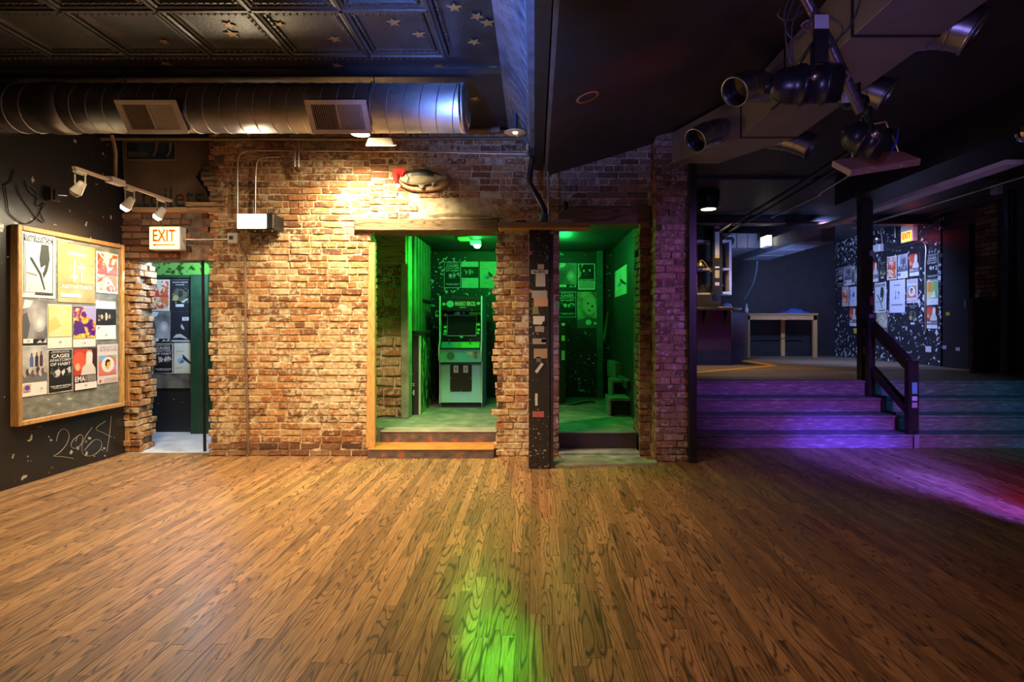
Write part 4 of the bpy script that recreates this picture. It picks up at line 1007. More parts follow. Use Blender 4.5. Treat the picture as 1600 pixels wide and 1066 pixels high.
stage_poster('ema', 1421, 1437, 397, 433, 'red poster with pale figure below the exit sign on the platform wall')
stage_poster('physical', 1367, 1385, 443, 489, 'white poster with black bird-like legs on the platform wall')
stage_poster('liturgy_white', 1390, 1414, 439, 489, 'large white poster with thin double cross on the platform wall')
stage_poster('steve', 1417, 1434, 437, 474, 'pinkish poster with round portrait on the platform wall')
stage_poster('gang', 1419, 1435, 476, 512, 'black swirl poster in the lower row of the platform wall')
stage_poster('face', 1370, 1387, 490, 520, 'torn portrait poster behind the sloping handrail')
stage_poster('cages', 1448, 1466, 399, 438, 'dark block lettering poster at the near end of the platform wall')
stage_poster('green_art', 1448, 1466, 439.5, 477, 'orange and green poster at the near end of the platform wall')
stage_poster('ema', 1448, 1466, 478.5, 514, 'red poster with pale figure at the near end of the platform wall')

# ------------------------------------------------------------------ big spiral duct under the star ceiling
DY, DZ, DR = 4.70, 3.255, 0.20
duct = thing('spiral_duct', 'large round galvanised spiral duct hanging under the star ceiling', 'duct', (-0.59, DY, DZ))
RX = Matrix.Rotation(-PI / 2, 4, 'Y')                               # local z -> -x
MB().lathe([(DR, 0), (DR, 3.36)], RX, None, 40).build('pipe', M_SPIRAL, duct)
MB().lathe([(DR, 3.55), (DR, 3.905)], RX, None, 40).build('pipe', M_SPIRAL, duct)
MB().lathe([(DR, 3.34), (DR + .013, 3.37), (DR + .014, 3.52), (DR, 3.58)], RX, None, 40).build('collar', M_SPIRAL, duct)
MB().lathe([(0, -.03), (DR * .8, -.028), (DR * .97, -.012), (DR + .004, 0), (DR + .004, .035), (DR, .035)], RX, None, 40).build('end_cap', M_SPIRAL, duct)
rg = MB(); pts = []
for k in range(33):
    a = 2 * PI * k / 32; pts.append((.028 * math.sin(a), (DR + .002) * math.cos(a), (DR + .002) * math.sin(a)))
rg.tube(pts, .0045, None, 5, False)
ro = rg.build('seam', M_SPIRAL, duct); ro.location = (-.07, 0, 0)
for k in range(1, 36):
    x = -.07 - k * .137
    if -3.60 < x < -3.32 or x < -3.88: continue
    c = ro.copy(); COL.objects.link(c); c.parent = duct; c.location = (x, 0, 0)
def duct_vent(px, label):
    c = at(px, 184, DY - .18)
    Rm = Matrix.Translation((c.x + .59, 0, 0)) @ Matrix.Rotation(math.radians(38), 4, 'X') @ Matrix.Translation((0, -.20, 0))     # local -y is the face, turned down
    W, Hh, D = .235, .125, .14
    hb = MB(); hb.box((-W, -.02, -Hh), (W, .10, Hh), None, 0, Rm); v = hb.build('vent_box', mat('dark_sheet_metal', (.05, .05, .06), .4, .5), duct); v['label'] = label
    for a, b in [((-W - .015, -.035, -Hh - .012), (W + .015, -.02, -Hh + .025)), ((-W - .015, -.035, Hh - .025), (W + .015, -.02, Hh + .012)), ((-W - .015, -.035, -Hh + .025), (-W + .03, -.02, Hh - .025)), ((W - .03, -.035, -Hh + .025), (W + .015, -.02, Hh - .025)), ((-.008, -.033, -Hh + .025), (.008, -.02, Hh - .025))]:
        MB().box(a, b, None, .002, Rm).build('frame_bar', M_WHITE, v)
    MB().box((-W + .03, -.0215, -Hh + .025), (W - .03, -.0205, Hh - .025), None, 0, Rm).build('dark_backing', flat((.01, .01, .012)), v)
    for side in (0, 1):
        for k in range(13):
            x = (-W + .035 + k * .0147) if side == 0 else (.014 + k * .0147)
            T = Rm @ Matrix.Translation((x + .005, -.026, 0)) @ Matrix.Rotation(.5 if side == 0 else -.5, 4, 'Z')
            MB().box((-.0015, -.006, -Hh + .026), (.0015, .006, Hh - .026), None, 0, T).build('louver', M_WHITE, v)
duct_vent(237, 'white louvred duct grille, nearer the poster board')
duct_vent(529, 'white louvred duct grille above the bright brick wall')
for px, lab in [(204, 'chain hanger holding the duct behind the left grille'), (587, 'chain hanger holding the duct near its closed end')]:
    c = at(px, 100, DY)
    h = thing('duct_hanger', lab, 'hanger', (c.x, DY, DZ + DR), 0.0, 'duct hangers')
    loop = [(0, (DR + .012) * math.sin(a), (DR + .012) * math.cos(a) - DR) for a in [k * .2 - 1.3 for k in range(14)]]
    MB().tube(loop, .004, None, 5).build('strap', M_BLKMET, h)
    MB().tube([(0, 0, .0), (.01, -.03, .03), (-.02, -.06, .02), (0, -.24, .27)] if False else [(0, -.02, 0), (.012, -.10, .02), (-.01, -.30, .21), (0, -.42, .245)], .006, None, 6).build('chain', M_PIPE, h)
mb = MB(); mb.tube([(-6, 5.62, 3.40), (-.35, 5.62, 3.40)], .035, None, 10); mb.tube([(-6, 5.72, 3.345), (-.1, 5.72, 3.345)], .02, None, 8)
tag(mb.build('wall_top_pipes', mat('brown_pipe', (.12, .09, .06), .5)), 'brown pipe run along the top of the brick wall', 'pipe')

# ------------------------------------------------------------------ track light over the board
TX, TZ = -3.70, 2.67
tl = thing('track_light', 'white track light bar hanging beside the framed poster board', 'track light', (TX, 4.42, TZ))
MB().box((-.018, 0, -.012), (.018, 1.18, .012), None, .003).build('track', mat('track_white', (.50, .40, .32), .4, var=.05, bump=0), tl)
MB().box((-.035, .36, -.022), (.035, .52, .03), None, .004).build('feed_box', M_WHITE, tl)
for yy, lit in [(.06, 0), (.61, 1), (1.04, 1)]:
    hd = MB().box((-.02, yy - .05, -.036), (.02, yy + .05, -.012), None, .003).build('adapter', M_WHITE, tl)
    for s in (-1, 1): MB().box((s * .042 - .003, yy - .008, -.13), (s * .042 + .003, yy + .008, -.036)).build('yoke_arm', M_PIPE, hd)
    A = Matrix.Translation((0, yy, -.14)) @ Matrix.Rotation(math.radians(38), 4, 'Y')
    MB().lathe([(.0, .05), (.027, .045), (.034, .0), (.044, -.05), (.046, -.056), (.041, -.056), (.03, -.02)], A, None, 16).build('lamp_head', M_WHITE, hd)
    MB().lathe([(.0, -.095), (.028, -.088), (.040, -.068), (.041, -.05)], A, None, 16).build('bulb', emit('spot_bulb_glow', (1, .86, .62), 90) if lit else flat((.35, .34, .32)), hd)
MB().tube(smooth_path([(0.03, .36, .385), (0.03, .40, .26), (.0, .44, .14), (0, .44, .03)]), .013, None, 8).build('feed_cable', mat('tan_cable', (.36, .26, .18), .6), tl)
spot('track_spot', (TX - .06, 5.03, TZ - .20), (-4.46, 4.98, 1.70), (1.0, .84, .56), 165, 112, .8, .035)
spot('track_spot', (TX - .06, 5.46, TZ - .20), (-4.46, 5.42, 1.65), (1.0, .84, .56), 115, 112, .8, .035)

# small box with dangling cords on the black wall
c = onx(76, 305, -4.5)
jb = thing('cord_box', 'small dark wall box with dangling black cords above the board', 'wall box', (c.x, c.y, c.z))
MB().box((0, -.05, -.06), (.07, .05, .06), None, .006).build('body', mat('reddish_box', (.07, .035, .03), .5), jb)
MB().box((.07, -.035, -.05), (.09, .035, .05), None, .004).build('cover', M_BLKMET, jb)
MB().tube([(.085, .0, .0), (.12, .06, .01)], .006, None, 6).build('knob', M_PIPE, jb)
mb = MB()
for pts in ([(66, 312), (45, 300), (38, 282)], [(68, 318), (56, 322), (55, 300), (40, 290)], [(70, 318), (62, 332), (68, 347), (55, 340), (30, 305), (25, 290)], [(66, 316), (58, 338), (38, 350), (14, 335), (10, 318), (6, 290)], [(20, 265), (14, 285), (3, 290)]):
    mb.tube(smooth_path([Vector((.012, 0, 0)) + onx(x, y, -4.5) - c for x, y in pts], 5), .005, None, 5)
mb.build('cords', M_BLKMET, jb)

# ------------------------------------------------------------------ exit signs
M_EXF = emit('exit_glow', (1.0, .55, .13), 5.0)
ex = thing('exit_sign', 'glowing orange exit sign with arrow over the toilet passage', 'exit sign', at(257, 372, HY - .12))
MB().box((-.165, -.0, -.125), (.165, .11, .125), None, .006).build('housing', M_WHITE, ex)
MB().box((-.155, -.006, -.115), (.155, .0, .115)).build('face_plate', M_EXF, ex)
mb = MB(); put_text(mb, 'EXIT', 0, .025, .24, .13, -.008, flat((.55, .12, .01))); mb.build('lettering', None, ex)
mb = MB(); mb.poly([(-.13, -.008, -.075), (-.09, -.008, -.092), (-.09, -.008, -.082), (.12, -.008, -.082), (.12, -.008, -.068), (-.09, -.008, -.068), (-.09, -.008, -.058)], flat((.55, .12, .01))); mb.build('arrow', None, ex)
point('exit_sign_light', at(257, 380, HY - .22), (1, .22, .06), 3.0, .08)
ex2 = thing('exit_sign', 'small glowing exit sign on the platform poster wall', 'exit sign', onx(1425, 365, 7.05), -PI / 2)
MB().box((-.17, -.10, -.16), (.17, -.01, .16), None, .006).build('housing', M_WHITE, ex2)
MB().box((-.14, -.106, -.15), (.14, -.10, .04)).build('face_plate', emit('exit_glow_far', (1.0, .30, .05), 2.5), ex2)
mb = MB(); put_text(mb, 'EXIT', 0, -.04, .22, .11, -.108, flat((.55, .10, .01))); mb.build('lettering', None, ex2)
point('exit_sign_light', onx(1425, 372, 6.85), (1, .06, .04), 0.8, .06)

# ------------------------------------------------------------------ boxy wall lamp with conduits
wl = thing('wall_lamp', 'boxy lamp with glowing front between the conduits on the brick wall', 'wall lamp', at(398, 346, WY - .30))
MB().prism([(-.19, -.02, -.075), (-.19, -.02, .085), (.06, .0, .09), (.06, .0, -.08)], (.0, .0, 0)) if False else None
mb = MB(); mb.box((-.19, .02, -.075), (.18, .26, .085), None, .01); mb.build('housing', M_BLKMET, wl)
mb = MB(); mb.box((-.185, .008, -.068), (.11, .022, .078), None, .004); mb.build('lens', emit('lamp_lens_glow', (1, .86, .62), 9), wl)
for k in range(4): MB().lathe([(0, -.004), (.007, -.004), (.009, .004)], Matrix.Translation((-.15 + k * .09, .12, -.079)), None, 8).build('screw', M_PIPE, wl)
mb = MB(); mb.box((-.05, .25, -.04), (.05, .31, .04)); mb.build('wall_bracket', M_BLKMET, wl)
spot('wall_lamp_light', at(390, 346, WY - .36), at(385, 420, 4.2), (1, .80, .50), 45, 165, .6, .1)
def wallp(x, y, off=.035): return at(x, y, WY - off)
c1 = MB(); c1.tube(smooth_path([wallp(371, 336), wallp(371, 300), wallp(371, 262), wallp(373, 245), wallp(381, 237), wallp(395, 235)], 6) + [wallp(640, 237), wallp(823, 241)], .0105, None, 8)
tag(c1.build('conduit', M_PIPE), 'long steel conduit bending from the wall lamp along the wall top', 'conduit')
c1 = MB(); c1.tube(smooth_path([wallp(399, 336), wallp(399, 300), wallp(400, 264), wallp(404, 250), wallp(414, 246), wallp(437, 245)], 6), .0105, None, 8)
tag(c1.build('conduit', M_PIPE), 'short bent steel conduit rising from the wall lamp', 'conduit')
c1 = MB(); c1.tube(smooth_path([wallp(374, 380), wallp(376, 388), wallp(382, 398), wallp(383, 412)], 5) + [wallp(384, 560), wallp(388, 709)], .013, None, 8)
tag(c1.build('conduit', mat('brown_conduit', (.20, .13, .09), .5, .3)), 'brown conduit running down the brick wall to the floor', 'conduit')
c1 = MB(); c1.tube([at(282, 374, HY - .06), wallp(363, 374, .03)], .010, None, 8)
tag(c1.build('conduit', M_PIPE), 'short level conduit from the exit sign to the switch box', 'conduit')
sb = thing('switch_box', 'small white electrical box on the brick wall below the lamp', 'switch box', wallp(368, 373, .0))
MB().box((-.055, -.06, -.055), (.055, .03, .055), None, .005).build('body', M_WHITE, sb)
MB().box((-.035, -.064, -.02), (.005, -.06, .02)).build('rocker', flat((.05, .04, .04)), sb)
c1 = MB()
for dx in (-3.5, 2.5): c1.tube([at(464 + dx, 215, WY - .10), at(464 + dx, 262, WY - .10)], .012, None, 8)
c1.tube(smooth_path([at(462, 262, WY - .1), at(466, 268, WY - .11), at(471, 270, WY - .12)], 3), .016, None, 8)
tag(c1.build('drop_pipes', M_PIPE), 'pair of short pipes hanging from the wall top over the bricks', 'pipe')

# lamps at the wall top
fl = thing('flood_lamp', 'small lit flood lamp with white shade under the duct', 'lamp', at(595, 222, 5.45))
Rf = Matrix.Rotation(math.radians(20), 4, 'X')
mb = MB(); mb.prism([Rf @ Vector(p) for p in [(-.14, -.05, -.03), (-.10, -.06, .04), (.12, -.06, .04), (.14, -.05, -.03)]], Rf @ Vector((0, .13, 0))); mb.build('shade', mat('cream_shade', (.55, .48, .36), .5), fl)
MB().box((-.13, -.055, -.036), (.13, .075, -.031), None, 0, Rf).build('lens', emit('flood_glow', (1, .78, .45), 7), fl)
MB().tube([(0, .02, .04), (0, .04, .10), (0, .1, .14)], .012, None, 6).build('stem', M_BLKMET, fl)
cl = thing('ceiling_bulb', 'bright round lamp tucked behind the duct grille', 'lamp', at(563, 210, 5.3))
MB().lathe([(.0, .08), (.055, .07), (.085, .01), (.09, 0)], I4, None, 18).build('reflector', M_WHITE, cl)
MB().lathe([(.0, -.008), (.05, -.006), (.082, .004)], I4, None, 18).build('bulb', emit('bulb_glow', (1, .84, .55), 30), cl)

# ------------------------------------------------------------------ mounted fish on an oval plaque with a red cap
fp = thing('fish_plaque', 'mounted fish on an oval wooden plaque wearing a red cap', 'fish plaque', at(663, 282, WY - .01))
pl = MB(); n = 28; a_, b_ = .285, .128
for (s, y) in (): pass
o0 = [(a_ * math.cos(2 * PI * k / n), b_ * math.sin(2 * PI * k / n)) for k in range(n)]
vs_ = [(x, 0, z) for x, z in o0] + [(x, -.022, z) for x, z in o0] + [(x * .94, -.032, z * .90) for x, z in o0]
fs = [(q * n + k, q * n + (k + 1) % n, (q + 1) * n + (k + 1) % n, (q + 1) * n + k) for q in (0, 1) for k in range(n)] + [tuple(range(2 * n, 3 * n))]
pl.raw(vs_, fs).build('plaque', wood_mat('plaque_wood', (.42, .24, .10), (.22, .11, .045), 'X', rough=.35, grain=.6), fp)
fi = MB(); secs = [(-.245, .012, .010, .0), (-.225, .040, .022, .0), (-.18, .062, .034, .0), (-.12, .080, .045, .005), (-.04, .088, .050, .008), (.05, .080, .044, .008), (.12, .055, .030, .008), (.17, .032, .016, .01), (.195, .026, .010, .012)]
M_FISH = ramp_mat('fish_skin', [(.3, (.06, .06, .045)), (.5, (.22, .20, .13)), (.7, (.42, .36, .22))], 9, (1, 1, 3), .35, 4)
vs_ = []; fs = []; S = 14
for (x, rz, ry, cz) in secs:
    for k in range(S):
        a = 2 * PI * k / S; vs_.append((x, -.062 + ry * math.cos(a), cz + .012 + rz * math.sin(a)))
for i in range(len(secs) - 1):
    for k in range(S): fs.append((i * S + k, i * S + (k + 1) % S, (i + 1) * S + (k + 1) % S, (i + 1) * S + k))
fs += [tuple(range(S)), tuple(range(len(secs) * S - 1, (len(secs) - 1) * S - 1, -1))]
M_FBACK = mat('fish_back_skin', (.035, .035, .028), .3, var=.4, scale=14, bump=.1)
M_FBELLY = ramp_mat('fish_belly_skin', [(.3, (.26, .22, .13)), (.55, (.46, .40, .26)), (.75, (.58, .52, .36))], 9, (1, 1, 3), .35, 4)
for f in fs:
    zc = sum(vs_[i][2] for i in f) / len(f)
    fi.raw([vs_[i] for i in f], [tuple(range(len(f)))], M_FBACK if zc > .032 else M_FBELLY, True)
fb = fi.build('fish', None, fp)
MB().prism([(.185, -.066, .03), (.25, -.066, .085), (.24, -.066, .03), (.255, -.066, -.04), (.185, -.066, .0)], (0, .008, 0)).build('tail_fin', M_FISH, fb)
MB().prism([(-.08, -.066, .09), (-.04, -.066, .125), (.03, -.066, .12), (.09, -.066, .085), (.08, -.066, .06), (-.06, -.066, .08)], (0, .008, 0)).build('back_fin', M_FISH, fb)
MB().prism([(-.06, -.075, -.06), (-.02, -.085, -.105), (.0, -.085, -.10), (.02, -.075, -.065)], (0, .008, 0)).build('belly_fin', M_FISH, fb)
MB().prism([(.08, -.07, -.04), (.10, -.075, -.075), (.15, -.07, -.03)], (0, .008, 0)).build('rear_fin', M_FISH, fb)
MB().lathe([(.0, .012), (.008, .010), (.012, .0)], Matrix.Translation((-.20, -.09, .03)) @ Matrix.Rotation(PI / 2, 4, 'X'), None, 10).build('eye', flat((.02, .02, .02), .1), fb)
MB().prism([(-.17, -.112, .05), (-.135, -.115, .0), (-.16, -.108, -.055), (-.165, -.108, -.055), (-.145, -.115, .0), (-.178, -.11, .05)], (0, .01, 0)).build('gill_edge', flat((.05, .045, .035)), fb)
cp = MB(); cp.tube(smooth_path([(-.20, -.075, .055), (-.245, -.09, .075), (-.285, -.09, .055), (-.285, -.085, .0), (-.275, -.08, -.06)], 4), [.05, .048, .046, .043, .041, .040, .040, .038, .036, .034, .032, .030, .028, .026, .022, .018, .012], None, 10)
cp.build('red_cap', flat((.62, .02, .015), .8), fp)
MB().lathe([(0, .03), (.02, .024), (.03, 0), (.02, -.024), (0, -.03)], Matrix.Translation((-.262, -.08, -.085)), None, 10).build('pompom', flat((.62, .60, .55), .9), fp)

# ------------------------------------------------------------------ toilets sign, lath, poster and card over the passage
sg = thing('toilets_sign', 'brown hand painted toilets sign with arrow over the passage', 'sign', at(270, 285, HY - .02))
brd = [(190, 214), (345, 214), (341, 232), (333, 246), (322, 258), (310, 268), (306, 277), (313, 286), (322, 298), (327, 312), (318, 323), (280, 331), (196, 334)]
c = at(270, 285, HY - .02)
mb = MB(); mb.prism([at(x, y, HY - .03) - c for x, y in brd], (0, .02, 0)); mb.build('board', ramp_mat('brown_card', [(.35, (.085, .055, .038)), (.6, (.13, .085, .058)), (.75, (.18, .12, .08))], 4, rough=.7, detail=5), sg)
mb = MB(); q = at(268, 308, HY - .034) - c; put_text(mb, 'toilets', q.x, q.z, .66, .22, q.y, flat((.018, .030, .018))); mb.build('lettering', None, sg)
mb = MB(); mb.tube(smooth_path([at(x, y, HY - .036) - c for x, y in [(229, 300), (225, 312), (222, 322)]], 4), .008, flat((.018, .030, .018)), 5)
mb.tube([at(x, y, HY - .036) - c for x, y in [(215, 318), (221, 326), (229, 321)]], .008, flat((.018, .030, .018)), 5); mb.build('arrow', None, sg)
MB().prism([at(x, y, HY - .032) - c for x, y in [(272, 304), (284, 297), (292, 304), (288, 318), (274, 316)]], (0, .002, 0)).build('dark_orange_mark', flat((.17, .07, .03)), sg)  # small dark orange patch behind the lettering
ph = thing('wall_poster', 'wide dark blue poster with two legs above the toilets sign', 'poster', at(236, 236, HY - .035))
MB().box((-.275, -.004, -.105), (.275, 0, .105)).build('paper', flat((.16, .11, .075)), ph)
MB().box((-.26, -.006, -.09), (.26, -.004, .09)).build('picture', ramp_mat('night_picture', [(.4, (.012, .02, .035)), (.6, (.025, .05, .075)), (.7, (.03, .07, .085))], 6, detail=3), ph)
for x in (.05, .2): MB().prism([(x, -.008, .09), (x + .035, -.008, .09), (x + .022, -.008, 0), (x - .01, -.008, -.06), (x - .03, -.008, -.06), (x + .002, -.008, 0)], (0, .001, 0)).build('leg_shape', flat((.20, .11, .06)), ph)
MB().box((-.24, -.0075, -.06), (-.03, -.006, -.01)).build('print', flat((.07, .06, .035)), ph)
la = bpy.data.objects.new('wall_lath', None); COL.objects.link(la); tag(la, 'bare wooden lath strips beside the toilets sign', None, None, 'structure')
LB = [200, 285, 322, 323, 320, 314, 309, 309, 314, 322, 330]
for k in range(11):
    z = 2.625 + k * .055; x1 = -3.38 + rnd.uniform(-.06, .06); x0 = at(LB[k] + 4, 300, WY - .02).x
    yf = WY - .012 - (k % 3) * .003
    MB().box((x0, yf, z), (x1, WY + .11, z + .044), None, .003).build('lath', M_TIMBER_D if k > 6 else M_TIMBER, la)
ws = MB(); ws.box(at(930, 288, WY - .004), at(937, 278, WY - .012)); tag(ws.build('wall_tag', flat((.45, .40, .48))), 'small pale tag stuck on the bricks over the right doorway', 'tag')

# ------------------------------------------------------------------ stickered pillar with timber, pipes and tripod stuff on top
pr_ = thing('pillar', 'black square pillar covered in stickers between the two doorways', 'pillar', (.047, 5.375, 0))
MB().box((-.103, 0, 0), (.105, .20, 2.33), None, .006).build('shaft', splatter_mat('sticker_pillar_paint', (.020, .016, .018), (.35, .32, .32), .655, 42, .45, 2.0), pr_)
MB().box((.105, .02, 0), (.14, .19, 2.3)).build('side_strip', mat('dark_purple_strip', (.03, .02, .035), .5), pr_)
r = random.Random(9)
for (x0, x1, y0, y1, c) in [(830, 856, 422, 428, P_W), (837, 852, 428, 448, (.55, .55, .52)), (831, 855, 454, 466, (.45, .42, .38)), (834, 856, 466, 479, (.60, .34, .22)), (832, 841, 479, 491, (.22, .24, .10)), (833, 851, 494, 507, (.62, .60, .58)),
                            (836, 850, 510, 519, (.30, .27, .22)), (832, 853, 529, 538, (.32, .28, .24)), (846, 853, 530, 535, (.60, .38, .05)), (834, 855, 545, 560, (.34, .24, .17)), (840, 850, 413, 421, (.50, .46, .44)), (827, 832, 392, 398, (.42, .14, .28)),
                            (853, 857, 399, 406, (.08, .16, .34)), (836, 840, 615, 634, (.52, .50, .48)), (832, 850, 643, 652, (.40, .10, .12)), (827, 831, 452, 458, (.50, .14, .18)), (838, 845, 558, 566, (.15, .12, .10))]:
    a = at(x0, y1, 5.372); b = at(x1, y0, 5.372)
    MB().box((a.x - .047, -.0035, a.z), (b.x - .047, -.001, b.z)).build('sticker', flat(c), pr_)
s = MB(); s.box((-.07, -.0045, -.022), (.07, -.001, .022)); so = s.build('sticker', flat((.03, .03, .03)), pr_); so.location = (.0, 0, 1.4 - (575 - 509) * .00625); so.rotation_euler = (0, -.95, 0)
s2 = MB().box((-.055, -.0055, -.014), (.055, -.0045, .014)).build('sticker_window', flat((.5, .5, .48)), so)
mb = MB(); q = at(843, 425, 5.37); put_text(mb, 'NOBNU', q.x - .047, q.z, .13, .03, -.0055, flat((.02, .02, .02))); mb.build('lettering', None, pr_)
MB().lathe([(0, .004), (.022, .004), (.024, 0)], Matrix.Translation((.05, -.0005, 1.4 + .023 * 5.375 / .86 * .1 + .008)) @ Matrix.Rotation(PI / 2, 4, 'X'), None, 14).build('badge', flat((.015, .015, .015)), pr_)
tb = MB(); tb.box((-.345, 5.28, 2.335), (.535, 5.47, 2.395), None, .005); tag(tb.build('timber_beam', M_PINE_X), 'short pine timber lying across the top of the stickered pillar', 'timber')
pp = thing('bent_pipe', 'dark crooked pipe rising from the stickered pillar to the ceiling', 'pipe', at(848, 349, 5.38))
c = at(848, 349, 5.38)
MB().tube([at(851, 347, 5.38) - c, at(851, 330, 5.38) - c, at(846, 318, 5.4) - c, at(828, 288, 5.45) - c, at(827, 280, 5.46) - c, at(833, 240, 5.5) - c], .030, None, 12).build('pipe', mat('dark_pipe', (.05, .035, .035), .3, .6), pp)
MB().lathe([(0, .0), (.045, .0), (.045, .09), (.034, .1)], Matrix.Translation((.01, 0, -.005)), None, 14).build('socket', mat('blue_socket', (.08, .14, .20), .4), pp)
MB().tube(smooth_path([at(833, 243, 5.5) - c, at(833, 236, 5.5) - c, at(824, 232, 5.48) - c, at(825, 226, 5.48) - c, at(831, 222, 5.48) - c, at(831, 212, 5.48) - c], 4), .012, None, 7).build('cable', flat((.55, .42, .26)), pp)
MB().box(at(826, 242, 5.42) - c, at(840, 226, 5.5) - c, None, .01).build('clamp', M_BLKMET, pp)
c1 = MB(); c1.tube([at(858, 347, 5.44), at(856, 268, 5.46)], .011, None, 8); tag(c1.build('conduit', M_PIPE), 'thin upright conduit beside the crooked pipe on the pillar', 'conduit')
c = at(805, 207, 5.2)
dl = thing('pendant_pipe_lamp', 'blue pipe with small flared lamp hanging under the cove', 'lamp', c)
MB().tube([at(805, 75, 4.9) - c, at(805, 150, 5.05) - c, at(805, 203, 5.2) - c], .028, None, 12).build('pipe', mat('blue_black_pipe', (.06, .07, .11), .35, .5), dl)
MB().lathe([(.03, .03), (.05, .012), (.105, .0), (.10, -.004), (.03, -.002)], I4, None, 20).build('flare', mat('cream_flare', (.55, .46, .30), .4), dl)
MB().lathe([(0, -.012), (.018, -.01), (.024, 0)], I4, None, 10).build('bulb', emit('small_bulb_glow', (1, .78, .42), 12), dl)
MB().tube([(0, 0, -.005), (.015, 0, -.03), (.03, 0, -.045)], .005, None, 6).build('pull', flat((.45, .4, .3)), dl)
c = at(875, 350, 5.40)
br_ = thing('jumbled_bracket', 'jumble of wire brackets and a small clamp lamp on the timber', 'bracket', c)
MB().tube([at(861, 334, 5.38) - c, at(865, 330, 5.38) - c, at(872, 334, 5.4) - c, at(884, 322, 5.4) - c], .008, None, 6).build('arm', M_PIPE, br_)
MB().tube([at(872, 334, 5.4) - c, at(873, 349, 5.4) - c], .007, None, 6).build('leg', M_PIPE, br_)
MB().lathe([(0, .03), (.022, .03), (.026, 0), (.018, -.05), (0, -.05)], Matrix.Translation(at(884, 320, 5.4) - c), None, 10).build('clamp_head', M_BLKMET, br_)
MB().box(at(866, 350, 5.35) - c, at(892, 345, 5.42) - c, None, .006).build('foot_plate', M_WHITE, br_)
MB().tube([at(861, 347, 5.34) - c, at(866, 344, 5.34) - c, at(898, 345, 5.36) - c], .005, None, 5).build('wire', M_WHITE, br_)
bt = MB(); bt.box(at(806, 351, 5.30), at(823, 347, 5.40), None, .006); tag(bt.build('dark_block', flat((.10, .03, .03))), 'small dark red block lying on the pine timber', 'block')

# ------------------------------------------------------------------ arcade cabinet
ac = thing('arcade_cabinet', 'turquoise upright arcade cabinet glowing in the green corridor', 'arcade cabinet', (-1.055, 7.86, CZ))
M_TQ = mat('turquoise_laminate', (.14, .50, .42), .35, var=.05, bump=0)
M_TQ2 = mat('pale_turquoise_laminate', (.30, .62, .60), .35, var=.05, bump=0)
prof = [(.03, .07), (.03, .66), (-.05, .69), (-.055, .86), (.02, .97), (.03, 1.60), (.62, 1.60), (.72, 1.2), (.72, .0), (.08, .0), (.08, .07)]
for s in (-1, 1):
    x = s * .29
    sp = MB().prism([(x - s * .0, y, z) for y, z in prof], (s * .018, 0, 0)).build('side_panel', mat('cabinet_side_laminate', (.08, .24, .22), .4, var=.1, bump=0), ac)
    MB().tube([(x + s * .009, y - .004, z) for y, z in prof[:6]] + [(x + s * .009, .03, 1.6)], .011, None, 6).build('edge_trim', flat((.62, .66, .60)), sp)
W = .288
MB().box((-W, .10, 0), (W, .60, .075)).build('kick_plate', M_BLACKP, ac)
MB().box((-W, .05, .075), (W, .10, .655)).build('front_panel', M_TQ2, ac)
MB().box((-W, .0, .625), (W, .10, .655)).build('ledge', flat((.03, .06, .06)), ac)
cd = MB().box((-.155, .035, .235), (.155, .052, .635), None, .004).build('coin_door', mat('coin_door_black', (.012, .012, .012), .3), ac)
for x in (-.07, .07):
    MB().box((x - .035, .028, .505), (x + .035, .036, .61), None, .004).build('coin_slot', flat((.52, .52, .44)), cd)
    MB().box((x - .006, .026, .54), (x + .006, .029, .585)).build('slot_mark', flat((.03, .03, .03)), cd)
for x, z in [(-.145, .25), (.145, .25), (-.145, .62), (.145, .62), (-.145, .43), (.145, .43), (0, .245)]: MB().lathe([(0, .004), (.006, .003), (.008, 0)], Matrix.Translation((x, .034, z)) @ Matrix.Rotation(PI / 2, 4, 'X'), None, 8).build('bolt', M_PIPE, cd)
fp2 = MB().prism([(-W, -.03, .66), (-W, .1, .66), (-W, .1, .84), (-W, -.032, .84)], (2 * W, 0, 0)).build('speaker_panel', M_TQ, ac)
for k in range(7):
    x = -.185 + k * .016; hh = math.sqrt(max(.0001, .055 ** 2 - (x + .137) ** 2))
    MB().box((x - .0045, -.036, .75 - hh), (x + .0045, -.030, .75 + hh)).build('speaker_slot', flat((.03, .10, .09)), fp2)
MB().box((.10, -.036, .76), (.175, -.030, .81)).build('instruction_card', flat((.52, .50, .22)), fp2)
for z in (.72, .775): MB().box((.195, -.036, z), (.245, -.030, z + .035)).build('red_card', flat((.42, .09, .05)), fp2)
cp_ = MB().prism([(-W, -.045, .84), (-W, -.05, .862), (-W, .03, .945), (-W, .1, .945), (-W, .1, .84)], (2 * W, 0, 0)).build('control_panel', flat((.02, .05, .05)), ac)
for (a, b, cc) in [(-.27, -.10, (.06, .22, .30)), (-.10, .02, (.10, .30, .08)), (.02, .27, (.14, .50, .06))]:
    MB().poly([(a, -.050, .866), (b, -.050, .866), (b, .028, .948), (a, .028, .948)]).build('panel_print', flat(cc), cp_)
for x in (-.16, .14):
    MB().tube([(x, -.005, .91), (x, -.012, .97)], .006, None, 6).build('stick', M_BLKMET, cp_)
    MB().lathe([(0, .014), (.012, .008), (.014, 0), (.01, -.01), (0, -.013)], Matrix.Translation((x, -.013, .975)), None, 10).build('stick_ball', flat((.5, .05, .03), .2), cp_)
Rb = Matrix.Translation((0, .09, .955)) @ Matrix.Rotation(math.radians(-14), 4, 'X')
bz = MB().box((-W, .0, 0), (W, .02, .45), None, 0, Rb).build('bezel', flat((.012, .010, .012), .15), ac)
MB().box((-.20, -.006, .09), (.20, .0, .375), None, .0, Rb).build('screen', mat('dead_screen', (.012, .013, .013), .08, var=.05, bump=0), bz)
